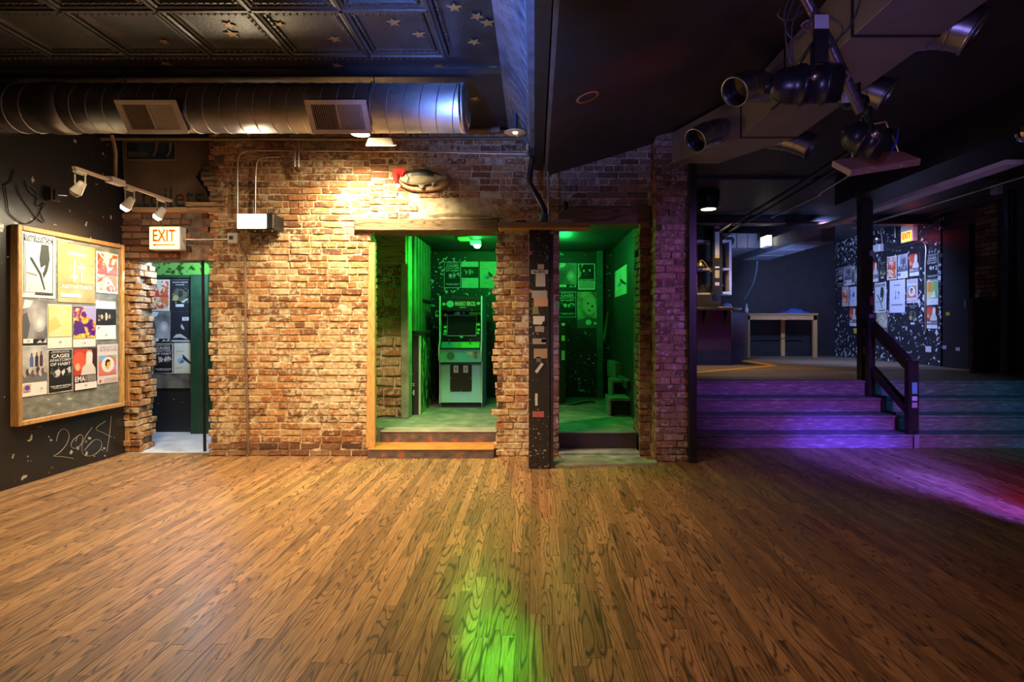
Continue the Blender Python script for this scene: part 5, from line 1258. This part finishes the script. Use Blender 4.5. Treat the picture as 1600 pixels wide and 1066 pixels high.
def bez(pts, c): MB().poly([Rb @ Vector((x, -.0075, z)) for x, z in pts]).build('bezel_print', flat(c), bz)
ln = [(-.215, .075), (.215, .075), (.215, .085), (-.215, .085)]; bez(ln, (.16, .36, .26)); bez([(x, z + .305) for x, z in ln], (.16, .36, .26))
bez([(-.215, .09), (-.207, .09), (-.207, .38), (-.215, .38)], (.16, .36, .26)); bez([(.207, .09), (.215, .09), (.215, .38), (.207, .38)], (.16, .36, .26))
for (x, z, rx, c2) in [(-.245, .39, .03, (.14, .62, .05)), (-.24, .21, .024, (.14, .62, .05)), (-.24, .11, .032, (.06, .26, .36)), (-.235, .15, .026, (.18, .58, .18)), (.24, .25, .028, (.14, .66, .05)), (.245, .17, .024, (.18, .58, .14)), (.235, .12, .024, (.24, .56, .30)), (-.06, .415, .03, (.20, .55, .32)), (.02, .42, .026, (.10, .12, .10)), (.0, .065, .026, (.14, .52, .34)), (-.10, .41, .018, (.16, .50, .30))]:
    bez(ellipse(x, z, rx, rx * .8, 12), c2)
bez([(.10, .40), (.27, .395), (.27, .435), (.10, .435)], (.14, .66, .06))
mq = MB().box((-W, .045, 1.41), (W, .10, 1.565)).build('marquee', flat((.012, .013, .016), .2), ac)
mb = MB(); put_text(mb, 'MARIO BROS.', .065, 1.495, .30, .065, .041, flat((.62, .56, .30))); mb.build('lettering', None, mq)
MB().poly([(x, .0425, z) for x, z in ellipse(-.155, 1.49, .055, .05, 9)]).build('marquee_print', flat((.12, .52, .42)), mq)
for (x, z) in [(-.245, 1.49), (.25, 1.5)]: MB().poly([(a, .0425, b) for a, b in ellipse(x, z, .03, .022, 8)]).build('marquee_print', flat((.16, .46, .12)), mq)
MB().poly([(-.02, .0425, 1.437), (.07, .0425, 1.437), (.07, .0425, 1.447), (-.02, .0425, 1.447)]).build('marquee_print', flat((.30, .50, .36)), mq)
MB().box((-W, .06, 1.565), (W, .62, 1.6)).build('top_board', M_BLACKP, ac)
MB().box((-W, .66, .05), (W, .70, 1.4)).build('back_board', M_BLACKP, ac)
# green lamp of the corridor
gl = thing('corridor_lamp', 'green glowing lamp under the corridor ceiling above the arcade cabinet', 'lamp', (-.82, 7.9, 2.56))
MB().box((-.10, -.06, .0), (.06, .06, .06), None, .01).build('fixture', M_WHITE, gl)
MB().lathe([(0, -.05), (.03, -.045), (.05, -.02), (.05, 0)], Matrix.Identity(4), None, 14).build('bulb', emit('green_bulb_glow', (.15, 1, .35), 25), gl)
pb = MB(); pb.box((-1.05, 7.5, 2.585), (-.90, 7.75, 2.615), None, .004); tag(pb.build('ceiling_plate', flat((.20, .17, .05))), 'small yellowish plate on the corridor ceiling beside the green lamp', 'plate')
# upright machine seen through the right doorway
vm = thing('upright_machine', 'dark upright machine with stickered column through the right doorway', 'machine', (.36, 8.35, CZ))
MB().box((-.30, .0, 0), (.10, .6, 1.28), None, .01).build('cabinet', M_BLACKP, vm)
MB().box((-.02, -.012, .10), (.012, .0, 1.2)).build('side_trim', flat((.22, .40, .20)), vm)
MB().box((.045, -.012, .05), (.11, .0, 1.24)).build('coin_column', flat((.012, .012, .014)), vm)
for z0, z1, c2 in [(1.18, 1.22, (.5, .52, .48)), (.95, 1.03, (.42, .55, .10)), (.66, .80, (.40, .42, .30))]: MB().box((.052, -.016, z0), (.102, -.012, z1)).build('sticker', flat(c2), vm)
MB().tube(smooth_path([(.0, -.1, .01), (.2, -.2, .015), (.35, -.05, .015), (.5, .1, .015), (.55, .0, .015)], 5), .012, None, 6).build('power_cord', M_BLKMET, vm)

# ------------------------------------------------------------------ rectangular duct with round outlets over the dance floor
rd = thing('box_duct', 'long rectangular sheet metal duct running towards the platform', 'duct', (2.0, 2.0, 3.0))
M_BOXD = mat('box_duct_steel', (.24, .20, .19), .45, .35, var=.15, scale=3, bump=.03)
for k in range(4):
    MB().box((-.243 + .03 * 0, k * .82 - .6, 0), (.23, (k + 1) * .82 - .604, .36), None, .004).build('duct_section', M_BOXD, rd)
    MB().box((-.25, (k + 1) * .82 - .612, -.006), (.237, (k + 1) * .82 - .594, .365)).build('seam', M_BLKMET, rd)
MB().prism([(-.243, 2.68, 0), (-.243, 2.68, .36), (-.60, 3.6, .36), (-.60, 3.6, .05)], (.47, 0, 0)).build('end_section', M_BOXD, rd)
def outlet(px, py, X, side, label, big=1.0):
    Y = X * FPX / (px - VX); c = at(px, py, Y) - Vector((2.0, 2.0, 3.0))
    d = Vector((side * .72, -.38, -.58)).normalized(); r0 = .105 * big
    P2 = c + d * .10; C = c - d * .12; P0 = Vector((side * .20, c.y + .16, .16))
    path = [(1 - t) ** 2 * P0 + 2 * t * (1 - t) * C + t * t * P2 for t in [k / 10 for k in range(11)]]
    o = MB().tube(path, r0, None, 24, False).build('outlet', M_OUTL, rd); o['label'] = label
    q = Matrix.Translation(P2) @ d.to_track_quat('Z', 'Y').to_matrix().to_4x4()
    MB().lathe([(r0 - .003, -.02), (r0 + .006, -.012), (r0 + .006, .0), (r0 - .004, .0)], q, None, 24).build('rim', M_OUTL, o)
    MB().lathe([(0, -.10), (r0 * .97, -.09)], q, None, 20).build('dark_inside', flat((.012, .011, .012)), o)
    for k in (4, 7):
        t = (path[k + 1] - path[k - 1]).normalized(); q2 = Matrix.Translation(path[k]) @ t.to_track_quat('Z', 'Y').to_matrix().to_4x4()
        MB().lathe([(r0, -.008), (r0 + .006, 0), (r0, .008)], q2, None, 24).build('seam', M_OUTL, o)
M_OUTL = mat('outlet_steel', (.34, .33, .36), .34, .9, var=.15, bump=.03)
outlet(1160, 135, 1.50, -1, 'round duct outlet on the left of the box duct above the big stage lamp')
outlet(1097, 212, 1.46, -1, 'round duct outlet at the far left of the box duct by the pier')
outlet(1497, 40, 2.45, 1, 'large round duct outlet at the top right of the box duct', 1.2)
outlet(1366, 140, 2.45, 1, 'round duct outlet right of the lamp pole')
outlet(1252, 222, 2.42, 1, 'small round duct outlet under the right side of the box duct')

# recessed can in the sloping ceiling
zc = 3.0 + (0.40 - .115) * .305
c = at(918, 149, 4.05); c.z = 3.0 + (c.x - .115) * .3052 - .002
Rs = Matrix.Rotation(-math.atan(.3052), 4, 'Y')
rc = thing('recessed_can', 'unlit brass recessed downlight in the sloping black ceiling', 'downlight', c)
MB().lathe([(.068, -.004), (.088, -.005), (.090, .0)], Rs, None, 24).build('trim_ring', mat('brown_ring', (.30, .14, .07), .4), rc)
MB().lathe([(.070, -.0035), (.062, .0), (.045, .0)], Rs, None, 24).build('reflector', mat('brass_reflector', (.55, .45, .22), .18, 1.0, var=.1, bump=0), rc)
MB().lathe([(0, -.001), (.046, -.001)], Rs, None, 18).build('lamp_cavity', flat((.05, .035, .05)), rc)
c = at(1107, 327, 8.0)
rc = thing('recessed_can', 'lit recessed downlight over the bar end of the platform', 'downlight', (c.x, c.y, c.z))
MB().lathe([(.0, .36), (.16, .36), (.16, .02), (.12, .0), (.10, .0)], I4, None, 20).build('housing', M_BLKMET, rc)
MB().lathe([(0, -.004), (.105, -.002)], I4, None, 20).build('lens', emit('can_glow', (1, .80, .45), 14), rc)

# ------------------------------------------------------------------ stage lamps on their pole
pole = thing('lamp_pole', 'dark slanting pole that carries the stage lamps', 'pole', at(1265, 0, 2.75))
c = at(1265, 0, 2.75)
MB().tube([at(1250, -20, 2.75) - c, at(1300, 75, 2.82) - c, at(1345, 175, 2.9) - c], .026, None, 12).build('tube', mat('pole_steel', (.12, .09, .11), .35, .6), pole)
for (x, y) in [(1262, 40), (1318, 118), (1290, 70)]: MB().tube(smooth_path([at(x - 10, y, 2.78) - c, at(x, y - 8, 2.74) - c, at(x + 10, y + 2, 2.76) - c, at(x, y + 8, 2.82) - c, at(x - 10, y, 2.78) - c], 4), .006, None, 6).build('tie', mat('pink_tape', (.25, .10, .18), .5), pole)
mb = MB()
for pts in ([(1232, 0), (1225, 25), (1232, 55), (1245, 60), (1258, 50)], [(1240, 0), (1228, 40), (1230, 75), (1237, 100)], [(1252, 5), (1238, 40), (1238, 80), (1239, 102)], [(1220, 12), (1216, 25), (1232, 32), (1255, 18)], [(1268, 0), (1272, 15), (1265, 45), (1290, 75), (1312, 58), (1316, 42), (1300, 28), (1285, 22)], [(1344, 0), (1338, 20), (1325, 45), (1300, 68), (1282, 78)]):
    mb.tube(smooth_path([at(x, y, 2.72) - c for x, y in pts], 5), .0045, None, 5)
mb.build('cables', mat('cable_grey', (.06, .055, .07), .5), pole)
M_CAN = mat('lamp_can_black', (.022, .020, .024), .32, .3, var=.15, bump=.02)
def par_can(px, py, Y, d, L, r0, label, tape=True, gel=None):
    c = at(px, py, Y)
    o = thing('stage_lamp', label, 'stage lamp', c, 0.0, 'stage lamps on the slanting pole')
    q = Vector(d).to_track_quat('Z', 'Y').to_matrix().to_4x4()
    MB().lathe([(0, -L * .52), (r0 * .35, -L * .52), (r0 * .62, -L * .46), (r0 * .85, -L * .36), (r0 * .95, -L * .22), (r0 * .95, -L * .10), (r0 * 1.06, -L * .09), (r0 * 1.06, -L * .03), (r0 * .97, -L * .02), (r0 * .97, L * .22), (r0 * 1.06, L * .23), (r0 * 1.06, L * .28), (r0, L * .29), (r0, L * .46), (r0 * .96, L * .46), (r0 * .92, L * .1)], q, None, 28).build('can', M_CAN, o)
    MB().lathe([(0, L * .30), (r0 * .93, L * .32)], q, None, 24).build('lens', mat('lamp_lens', (.03, .03, .05), .08, var=.05, bump=0), o)
    MB().lathe([(r0 * .35, -L * .56), (r0 * .38, -L * .50), (r0 * .2, -L * .5)], q, None, 16).build('back_cap', M_BLKMET, o)
    y0 = MB(); w = r0 * 1.12
    ax = q @ Vector((1, 0, 0)); ax = ax if abs(ax.z) < .6 else q @ Vector((0, 1, 0))
    y0.tube([ax * w, ax * w + Vector((0, 0, r0 * 1.6)), -ax * w + Vector((0, 0, r0 * 1.6)), -ax * w], .011, None, 6)
    y0.build('yoke', M_BLKMET, o)
    MB().lathe([(0, .012), (.02, .01), (.022, -.012)], Matrix.Translation(Vector((0, -w * .98, 0)) if abs(ax.y) > .5 else ax * w * 1.02) @ Matrix.Rotation(PI / 2, 4, 'X'), None, 12).build('knob', M_PIPE, o)
    return o
o = par_can(1258, 133, 2.75, (1, -.15, -.02), .33, .095, 'large black can stage lamp hanging from the pole by a taped strap')
MB().box((-.012, -.115, .06), (.055, -.100, .29)).build('strap', M_BLKMET, o)
MB().box((-.012, -.120, .22), (.055, -.114, .285)).build('white_tape', flat((.52, .48, .55)), o)
MB().tube([(-.12, 0, -.08), (-.16, -.02, -.12), (-.18, -.02, -.13), (-.13, 0, -.09)], .004, None, 5).build('safety_wire', M_BLKMET, o)
o = par_can(1331, 158, 3.03, (.9, .2, -.1), .16, .045, 'small black spot lamp with white tape in the middle of the pole')
MB().box((-.085, -.055, -.03), (-.045, -.050, .03)).build('white_tape', flat((.52, .48, .55)), o)
o = par_can(1352, 218, 2.95, (.9, -.3, -.45), .22, .085, 'lowest stage lamp with blue gel flap above the hanging board')
MB().prism([(.06, -.10, -.13), (.12, -.08, -.04), (.135, -.07, .04), (.09, -.10, -.05)], (.01, .01, .02)).build('gel_flap', mat('blue_gel', (.03, .06, .42), .15, var=.1, bump=0), o)
c = at(1366, 255, 3.25)
hb = thing('hanging_board', 'pinkish wooden board hanging on bent rods under the stage lamps', 'board', c)
Rh = Matrix.Rotation(math.radians(-9), 4, 'Y')
MB().box((-.20, -.10, -.02), (.21, .10, .02), None, .004, Rh @ Matrix.Rotation(math.radians(32), 4, 'X')).build('plank', wood_mat('pink_board', (.42, .26, .24), (.26, .15, .14), 'X', rough=.5, grain=.4), hb)
MB().tube([at(1404, 238, 3.2) - c, at(1392, 205, 3.2) - c, at(1368, 212, 3.12) - c, at(1347, 182, 2.9) - c], .007, None, 6).build('rod', M_PIPE, hb)
MB().tube([at(1391, 208, 3.3) - c, at(1384, 190, 3.3) - c, at(1335, 200, 3.3) - c, at(1331, 216, 3.3) - c, at(1332, 246, 3.3) - c], .007, None, 6).build('rod', M_PIPE, hb)
for x, y in [(-.19, -.05), (-.10, -.08), (.18, -.07), (.1, -.08)]: MB().tube([Rh @ Vector((x, y, -.06)), Rh @ Vector((x, y, -.03))], .006, None, 6).build('bolt', M_PIPE, hb)
c = at(1606, 205, 4.6)
db = MB(); db.lathe([(.09 * math.sin(PI * k / 14), .09 * math.cos(PI * k / 14)) for k in range(15)], I4, None, 24, False)
db.v = [tuple(Vector(v) + c) for v in db.v]
tag(db.build('mirror_ball', mat('mirror_tiles', (.6, .6, .66), .1, 1.0, var=.3, scale=30, bump=0), None, c), 'small mirror ball at the right edge under the ceiling', 'mirror ball')
c1 = MB(); c1.tube([c + Vector((0, 0, .09)), Vector((c.x, c.y, 3.4))], .004, None, 5); tag(c1.build('ball_cord', M_BLKMET), 'thin cord holding the mirror ball', 'cord')

# ------------------------------------------------------------------ black post, handrail and platform furniture
pt = thing('platform_post', 'tall black post with stickers carrying the ceiling beam', 'post', (4.37, 7.20, PZ))
MB().box((-.085, 0, 0), (-.01, .12, 2.35), None, .004).build('upright', M_BLKMET, pt)
MB().box((.0, .02, 0), (.075, .12, 2.35), None, .004).build('upright', M_BLKMET, pt)
for z, hh, c2, x0 in [(1.62, .07, (.34, .22, .42), .02), (.98, .11, (.30, .16, .22), .02), (.70, .16, (.36, .22, .50), .01), (.34, .1, (.42, .30, .34), -.075), (.50, .1, (.20, .16, .2), .01), (.56, .12, (.28, .14, .2), -.075)]:
    MB().box((x0, -.004, z), (x0 + .055, .0 if x0 < 0 else .018, z + hh)).build('sticker', flat(c2), pt)
hr = thing('handrail', 'black wooden handrail with stickered newel down the platform steps', 'handrail', (4.32, 6.30, 0))
MB().box((-.035, .0, .155), (.085, .08, 1.0), None, .006).build('newel', M_BLKMET, hr)
MB().box((-.06, .72, .30), (.03, .80, 1.50), None, .006).build('upper_post', M_BLKMET, hr)
def sloped(z0, z1, hh, y0=.06, y1=.80): return MB().prism([(-.03, y0, z0), (-.03, y1, z1), (-.03, y1, z1 + hh), (-.03, y0, z0 + hh)], (.075, 0, 0))
sloped(.88, 1.36, .14).build('rail', mat('brown_black_rail', (.035, .022, .022), .35), hr)
sloped(.37, .82, .10).build('lower_rail', mat('brown_black_rail', (.035, .022, .022), .35), hr)
for z0, z1, c2 in [(.62, .75, (.12, .42, .48)), (.54, .59, (.45, .58, .60)), (.46, .52, (.32, .34, .36))]: MB().box((.0, -.004, z0), (.06, .0, z1)).build('sticker', flat(c2), hr)
MB().box((.01, -.03, 0.001), (.07, -.0185, .16), None, .004).build('foot_plate', mat('pale_foot', (.20, .20, .24), .4), hr)
for (px, Yq, lab) in [(1582, 7.9, 'thin dark double post near the right edge of the platform')]:
    q = thing('double_post', lab, 'post', ((px - VX) * Yq / FPX, Yq, PZ))
    MB().box((-.06, 0, 0), (-.015, .06, 2.66)).build('upright', M_BLKMET, q); MB().box((.02, 0, 0), (.065, .06, 2.66)).build('upright', M_BLKMET, q)
    for z in (1.4, 1.9): MB().box((-.01, .02, z), (.015, .04, z + .3)).build('stencil', flat((.12, .11, .15)), q)
q = MB(); q.box((6.55, 8.30, PZ), (7.02, 8.36, PZ + 1.1), None, .006)
q2 = thing('flat_case', 'dark blue flat panel leaning by the posts at the right of the platform', 'panel', (6.9, 8.30, PZ))
MB().box((-.30, 0, 0), (.12, .06, 1.12), None, .008).build('board', mat('slate_panel', (.045, .05, .065), .5), q2)
MB().box((.02, -.006, .3), (.08, 0, .5)).build('plate', mat('slate_plate', (.07, .07, .085), .4), q2)

# bar counter with corbels
bc = thing('bar_counter', 'black bar counter with bracketed top at the left of the platform', 'bar counter', (2.9, 9.85, PZ))
MB().box((-.9, 0, 0), (.62, .6, .98)).build('front', M_BLACKP, bc)
MB().box((-.9, -.16, .98), (.76, .66, 1.03), None, .008).build('counter_top', mat('bar_top', (.03, .03, .035), .3), bc)
MB().box((-.9, .25, 1.03), (.52, .65, 1.28)).build('back_ledge', M_BLACKP, bc)
for x in (.12, .50): MB().prism([(x, 0, .98), (x, -.14, .98), (x, -.13, .90), (x, -.05, .80), (x, 0, .72)], (.07, 0, 0)).build('corbel', M_BLACKP, bc)
MB().box((-.9, -.012, .0), (.63, .0, .10)).build('kick_board', M_BLKMET, bc)
sd = MB(); sd.box((3.75, 11.2, PZ), (4.35, 11.35, PZ + .98), None, .006); tag(sd.build('side_panel_board', mat('blue_grey_board', (.06, .065, .085), .5)), 'blue grey upright board between the bar and the table', 'board')
tb = thing('work_table', 'long pine work table against the dark platform wall', 'table', (4.72, 12.25, PZ))
MB().box((0, 0, .94), (1.60, .6, .985), None, .004).build('table_top', M_PINE_X, tb)
MB().box((.02, .02, .84), (1.58, .05, .94)).build('apron', M_PINE_X, tb)
for x, y in [(0, .02), (1.50, .02), (0, .52), (1.02, .55)]: MB().box((x, y, 0), (x + .09, y + .07, .94), None, .004).build('leg', M_PINE, tb)
MB().box((.05, .55, .40), (1.5, .57, .42)).build('stretcher', M_BLKMET, tb)
for nm, x, c2, lab in [('cloth_pile', 1.0, (.05, .10, .36), 'crumpled blue cloth at the far end of the work table')]:
    r = random.Random(4); m = MB(); vs_ = []; fs = []
    for i in range(9):
        for k in range(5):
            e = math.sin(PI * i / 8) * math.sin(PI * k / 4)
            vs_.append((5.55 + i * .085, 12.32 + k * .09, PZ + .988 + e * r.uniform(.05, .14)))
    for i in range(8):
        for k in range(4): a = i * 5 + k; fs.append((a, a + 5, a + 6, a + 1))
    tag(m.raw(vs_, fs, None, True).build(nm, flat(c2, .8)), lab, 'cloth')
c = Vector((3.92, 11.3, PZ + .98))
cl2 = thing('clip_lamp', 'small blue clip lamp standing on the board beside the bar', 'lamp', c)
MB().tube([(.12, 0, 0), (.14, 0, .10), (.08, 0, .18)], .012, None, 6).build('arm', M_WHITE, cl2)
MB().lathe([(0, .08), (.05, .07), (.09, -.02), (.085, -.03)], Matrix.Translation((.0, 0, .13)) @ Matrix.Rotation(.7, 4, 'Y'), None, 14).build('shade', mat('blue_shade', (.10, .16, .38), .4), cl2)
bo = thing('white_bottle', 'small white bottle at the end of the work table', 'bottle', (4.78, 12.4, PZ + .985))
MB().lathe([(0, 0), (.04, 0), (.042, .10), (.02, .14), (.018, .19), (0, .19)], I4, None, 12).build('body', flat((.55, .56, .55)), bo)
MB().lathe([(.02, .19), (.02, .22), (0, .22)], I4, None, 10).build('cap', flat((.3, .3, .32)), bo)
hc = MB(); hc.tube(smooth_path([at(1183, 408, 11.4), at(1182, 422, 11.5), at(1176, 445, 11.8), at(1163, 468, 12.2)], 6), .012, None, 6); tag(hc.build('blue_cable', flat((.18, .40, .52))), 'pale blue cable hanging from the ceiling duct to the table', 'cable')
# white shelf, column and clamp lamp behind the bar
sh = thing('bar_shelf', 'pale open shelf frame behind the bar counter', 'shelf', (2.75, 10.2, PZ + 1.28))
for x in (.22, .86): MB().box((x, 0, 0), (x + .045, .3, 1.02)).build('side_board', mat('lilac_shelf', (.34, .30, .36), .5), sh)
for z in (.0, .46, .98): MB().box((.26, 0, z), (.86, .3, z + .04)).build('shelf_board', mat('lilac_shelf', (.34, .30, .36), .5), sh)
MB().box((.26, .28, 0), (.86, .3, 1.0)).build('back_board', M_BLACKP, sh)
co = thing('sticker_column', 'dark column with stickers standing on the bar', 'column', (3.27, 10.08, PZ + 1.28))
MB().box((-.02, -.05, 0), (.16, .1, 1.72)).build('shaft', M_BLKMET, co)
for z, hh, c2 in [(.16, .06, (.42, .34, .40)), (.30, .14, (.3, .24, .14)), (.48, .03, (.5, .46, .42)), (.72, .42, (.42, .40, .36)), (.66, .06, (.45, .28, .06)), (1.2, .08, (.35, .05, .08))]: MB().box((.02, -.056, z), (.10, -.05, z + hh)).build('sticker', flat(c2), co)
lm = thing('clamp_lamp', 'brass clamp lamp on the shelf behind the bar', 'lamp', (3.05, 10.12, PZ + 1.80))
MB().lathe([(0, .11), (.02, .10), (.035, .06), (.08, 0), (.075, -.005)], I4, None, 16).build('shade', mat('brass_shade', (.55, .42, .18), .3, .8), lm)
MB().tube(smooth_path([(.0, 0, .11), (.06, -.01, .09), (.25, -.02, -.18), (.42, -.03, -.36)], 4), .006, None, 5).build('cord', flat((.42, .34, .26)), lm)
sp = thing('speaker_box', 'black speaker box on top of the bar shelf', 'speaker', (2.95, 10.2, PZ + 2.32))
MB().box((-.15, 0, 0), (.36, .35, .32), None, .01).build('cabinet', M_BLKMET, sp)
MB().box((-.12, -.008, .03), (.33, 0, .29)).build('grille', flat((.02, .02, .022)), sp)
kt = MB(); kt.box((3.42, 10.05, PZ + 1.285), (3.58, 10.2, PZ + 1.33), None, .005); tag(kt.build('small_box', flat((.34, .42, .50))), 'small pale box at the end of the bar ledge', 'box')
np_ = MB(); np_.box((3.30, 9.78, PZ + 1.032), (3.5, 9.9, PZ + 1.045), None, .004); tag(np_.build('folded_paper', flat((.40, .30, .20))), 'folded tan paper lying on the bar top', 'paper')

# platform ducts
d1 = thing('platform_duct', 'grey rectangular duct with round port over the bar', 'duct', (3.55, 10.6, 2.90))
MB().box((0, 0, 0), (.80, 1.9, .28), None, .006).build('body', mat('pale_duct', (.22, .23, .25), .45, .3, var=.1), d1)
MB().box((.34, -.006, 0), (.352, 0, .26)).build('seam', M_BLKMET, d1); MB().box((.55, -.006, 0), (.562, 0, .26)).build('seam', M_BLKMET, d1)
MB().lathe([(.0, .0), (.09, .0), (.09, .10), (.10, .10), (.10, -.0)], Matrix.Translation((.17, 0, .12)) @ Matrix.Rotation(PI / 2, 4, 'X'), None, 18).build('port', M_STEEL, d1)
MB().lathe([(0, .102), (.085, .102)], Matrix.Translation((.17, 0, .12)) @ Matrix.Rotation(PI / 2, 4, 'X'), None, 18).build('port_mouth', flat((.012, .012, .014)), d1)
d2 = thing('vent_duct', 'bright rectangular duct with grilles lit blue and red', 'duct', (4.37, 9.0, 2.77))
MB().box((0, 0, .012), (.55, 2.6, .25), None, .005).build('body', mat('pale_duct', (.22, .23, .25), .45, .3, var=.1), d2)
MB().prism([(.0, -.004, .012), (.55, -.004, .012), (.275, -.004, .13)], (0, .004, 0)).build('crease', M_DUCTP, d2)
for k in range(3):
    g = MB().box((.03, .10 + k * .84, 0), (.52, .80 + k * .84, .012), None, .003).build('grille', mat('pale_grille', (.34, .36, .42), .4, var=.05), d2)
    for j in range(9): MB().box((.06, .14 + k * .84 + j * .072, -.003), (.49, .165 + k * .84 + j * .072, .0)).build('slot', flat((.09, .10, .13)), g)
wp = MB(); wp.box((4.27, 10.0, 2.80), (4.37, 10.5, 3.0), None, .005)
wk = thing('work_light', 'glowing pale box light on the side of the grille duct', 'lamp', (4.30, 10.1, 2.86))
MB().box((-.03, 0, 0), (.06, .3, .21), None, .006).build('housing', M_WHITE, wk)
MB().box((-.036, -.006, .012), (.055, .29, .2)).build('diffuser', emit('work_glow', (1, .85, .55), 1.6), wk)
# emergency lamps on the poster wall
em = thing('emergency_light', 'white emergency light with two round lamps on the poster wall', 'emergency light', onx(1371, 388, 7.05), -PI / 2)
MB().box((-.22, -.10, -.09), (.22, -.005, .06), None, .008).build('case', M_WHITE, em)
for x in (-.17, .06):
    MB().lathe([(0, .06), (.05, .05), (.085, .0), (.085, -.02), (0, -.01)], Matrix.Translation((x, -.06, .17)) @ Matrix.Rotation(PI / 2 + .5, 4, 'X'), None, 16).build('lamp', M_STEEL, em)
    MB().tube([(x, -.05, .06), (x, -.05, .12)], .012, None, 6).build('neck', M_PIPE, em)
def wallx(x, y, off=.02): return onx(x, y, 7.05 - off)
for pts, lab in [([(1388, 391), (1420, 383), (1440, 378), (1447, 386), (1446, 420), (1446, 520)], 'thin conduit framing the posters under the exit sign'), ([(1371, 346), (1376, 356), (1379, 383)], 'short bent conduit above the emergency light'), ([(1393, 340), (1398, 352), (1399, 372)], 'bent conduit with round box beside the exit sign')]:
    m = MB(); m.tube(smooth_path([wallx(x, y) for x, y in pts], 4), .018, None, 6); tag(m.build('wall_conduit', M_PIPE), lab, 'conduit')
m = MB(); m.lathe([(0, .03), (.05, .03), (.055, 0)], Matrix.Translation(wallx(1397, 377, 0)) @ Matrix.Rotation(-PI / 2, 4, 'Y'), None, 14)
tag(m.build('round_box', M_PIPE), 'round electrical box on the poster wall', 'junction box')
# long pipes and cables under the dark ceiling
for pts, r0, lab, m_ in [([Vector((5.9, 6.4, 3.2)), Vector((5.9, 10.2, 3.2))], .018, 'straight pale conduit under the ceiling at the right', M_PIPE),
                         ([at(1205, 340, 9.0), at(1280, 305, 7.6), at(1281, 302, 7.55), at(1325, 275, 6.4)], .016, 'kinked steel conduit running under the ceiling', M_PIPE),
                         ([at(1125, 362, 9.6), at(1240, 293, 6.9), at(1330, 235, 5.2)], .02, 'dark pipe under the ceiling, nearest the pier', M_BLKMET),
                         ([at(1140, 362, 9.6), at(1275, 283, 6.6), at(1345, 240, 5.2)], .02, 'dark pipe under the ceiling, beside the kinked conduit', M_BLKMET),
                         ([Vector((2.0, 9.65, 3.2)), Vector((6.9, 9.65, 3.2))], .025, 'reddish cross pipe under the platform ceiling', mat('red_brown_pipe', (.10, .03, .03), .4))]:
    m = MB(); m.tube(pts, r0, None, 8); tag(m.build('ceiling_pipe', m_), lab, 'pipe')
m = MB(); m.tube(smooth_path([wallx(1385, 338, .1), wallx(1410, 345, .1), wallx(1440, 343, .12), wallx(1475, 330, .15), wallx(1510, 312, .2), wallx(1548, 300, .3), wallx(1570, 292, .4)], 5), .014, None, 6)
tag(m.build('slack_cable', M_BLKMET), 'slack black cable swagged along the poster wall top', 'cable')
sm = thing('ceiling_speaker', 'small pale spot fixture at the right under the ceiling', 'fixture', at(1557, 297, 7.6))
MB().box((-.05, -.05, -.06), (.05, .05, .06), None, .008).build('body', mat('lilac_fixture', (.40, .40, .50), .4), sm); MB().tube([(0, 0, .06), (0, 0, .12)], .01, None, 6).build('stem', M_BLKMET, sm)
# loose stickers on the poster wall
for (x0, x1, y0, y1, c2, lab) in [(1446, 1455, 541, 550, (.55, .55, .58), 'white square sticker low on the poster wall'), (1334, 1341, 513, 521, (.50, .46, .05), 'yellow scrap low on the poster wall left of the post')]:
    a = wallx(x0, y1, .003); b = wallx(x1, y1, .003); t = wallx(x0, y0, .003)
    m = MB(); m.box((a.x, b.y, a.z), (a.x + .002, a.y, t.z)); tag(m.build('wall_sticker', flat(c2)), lab, 'sticker')
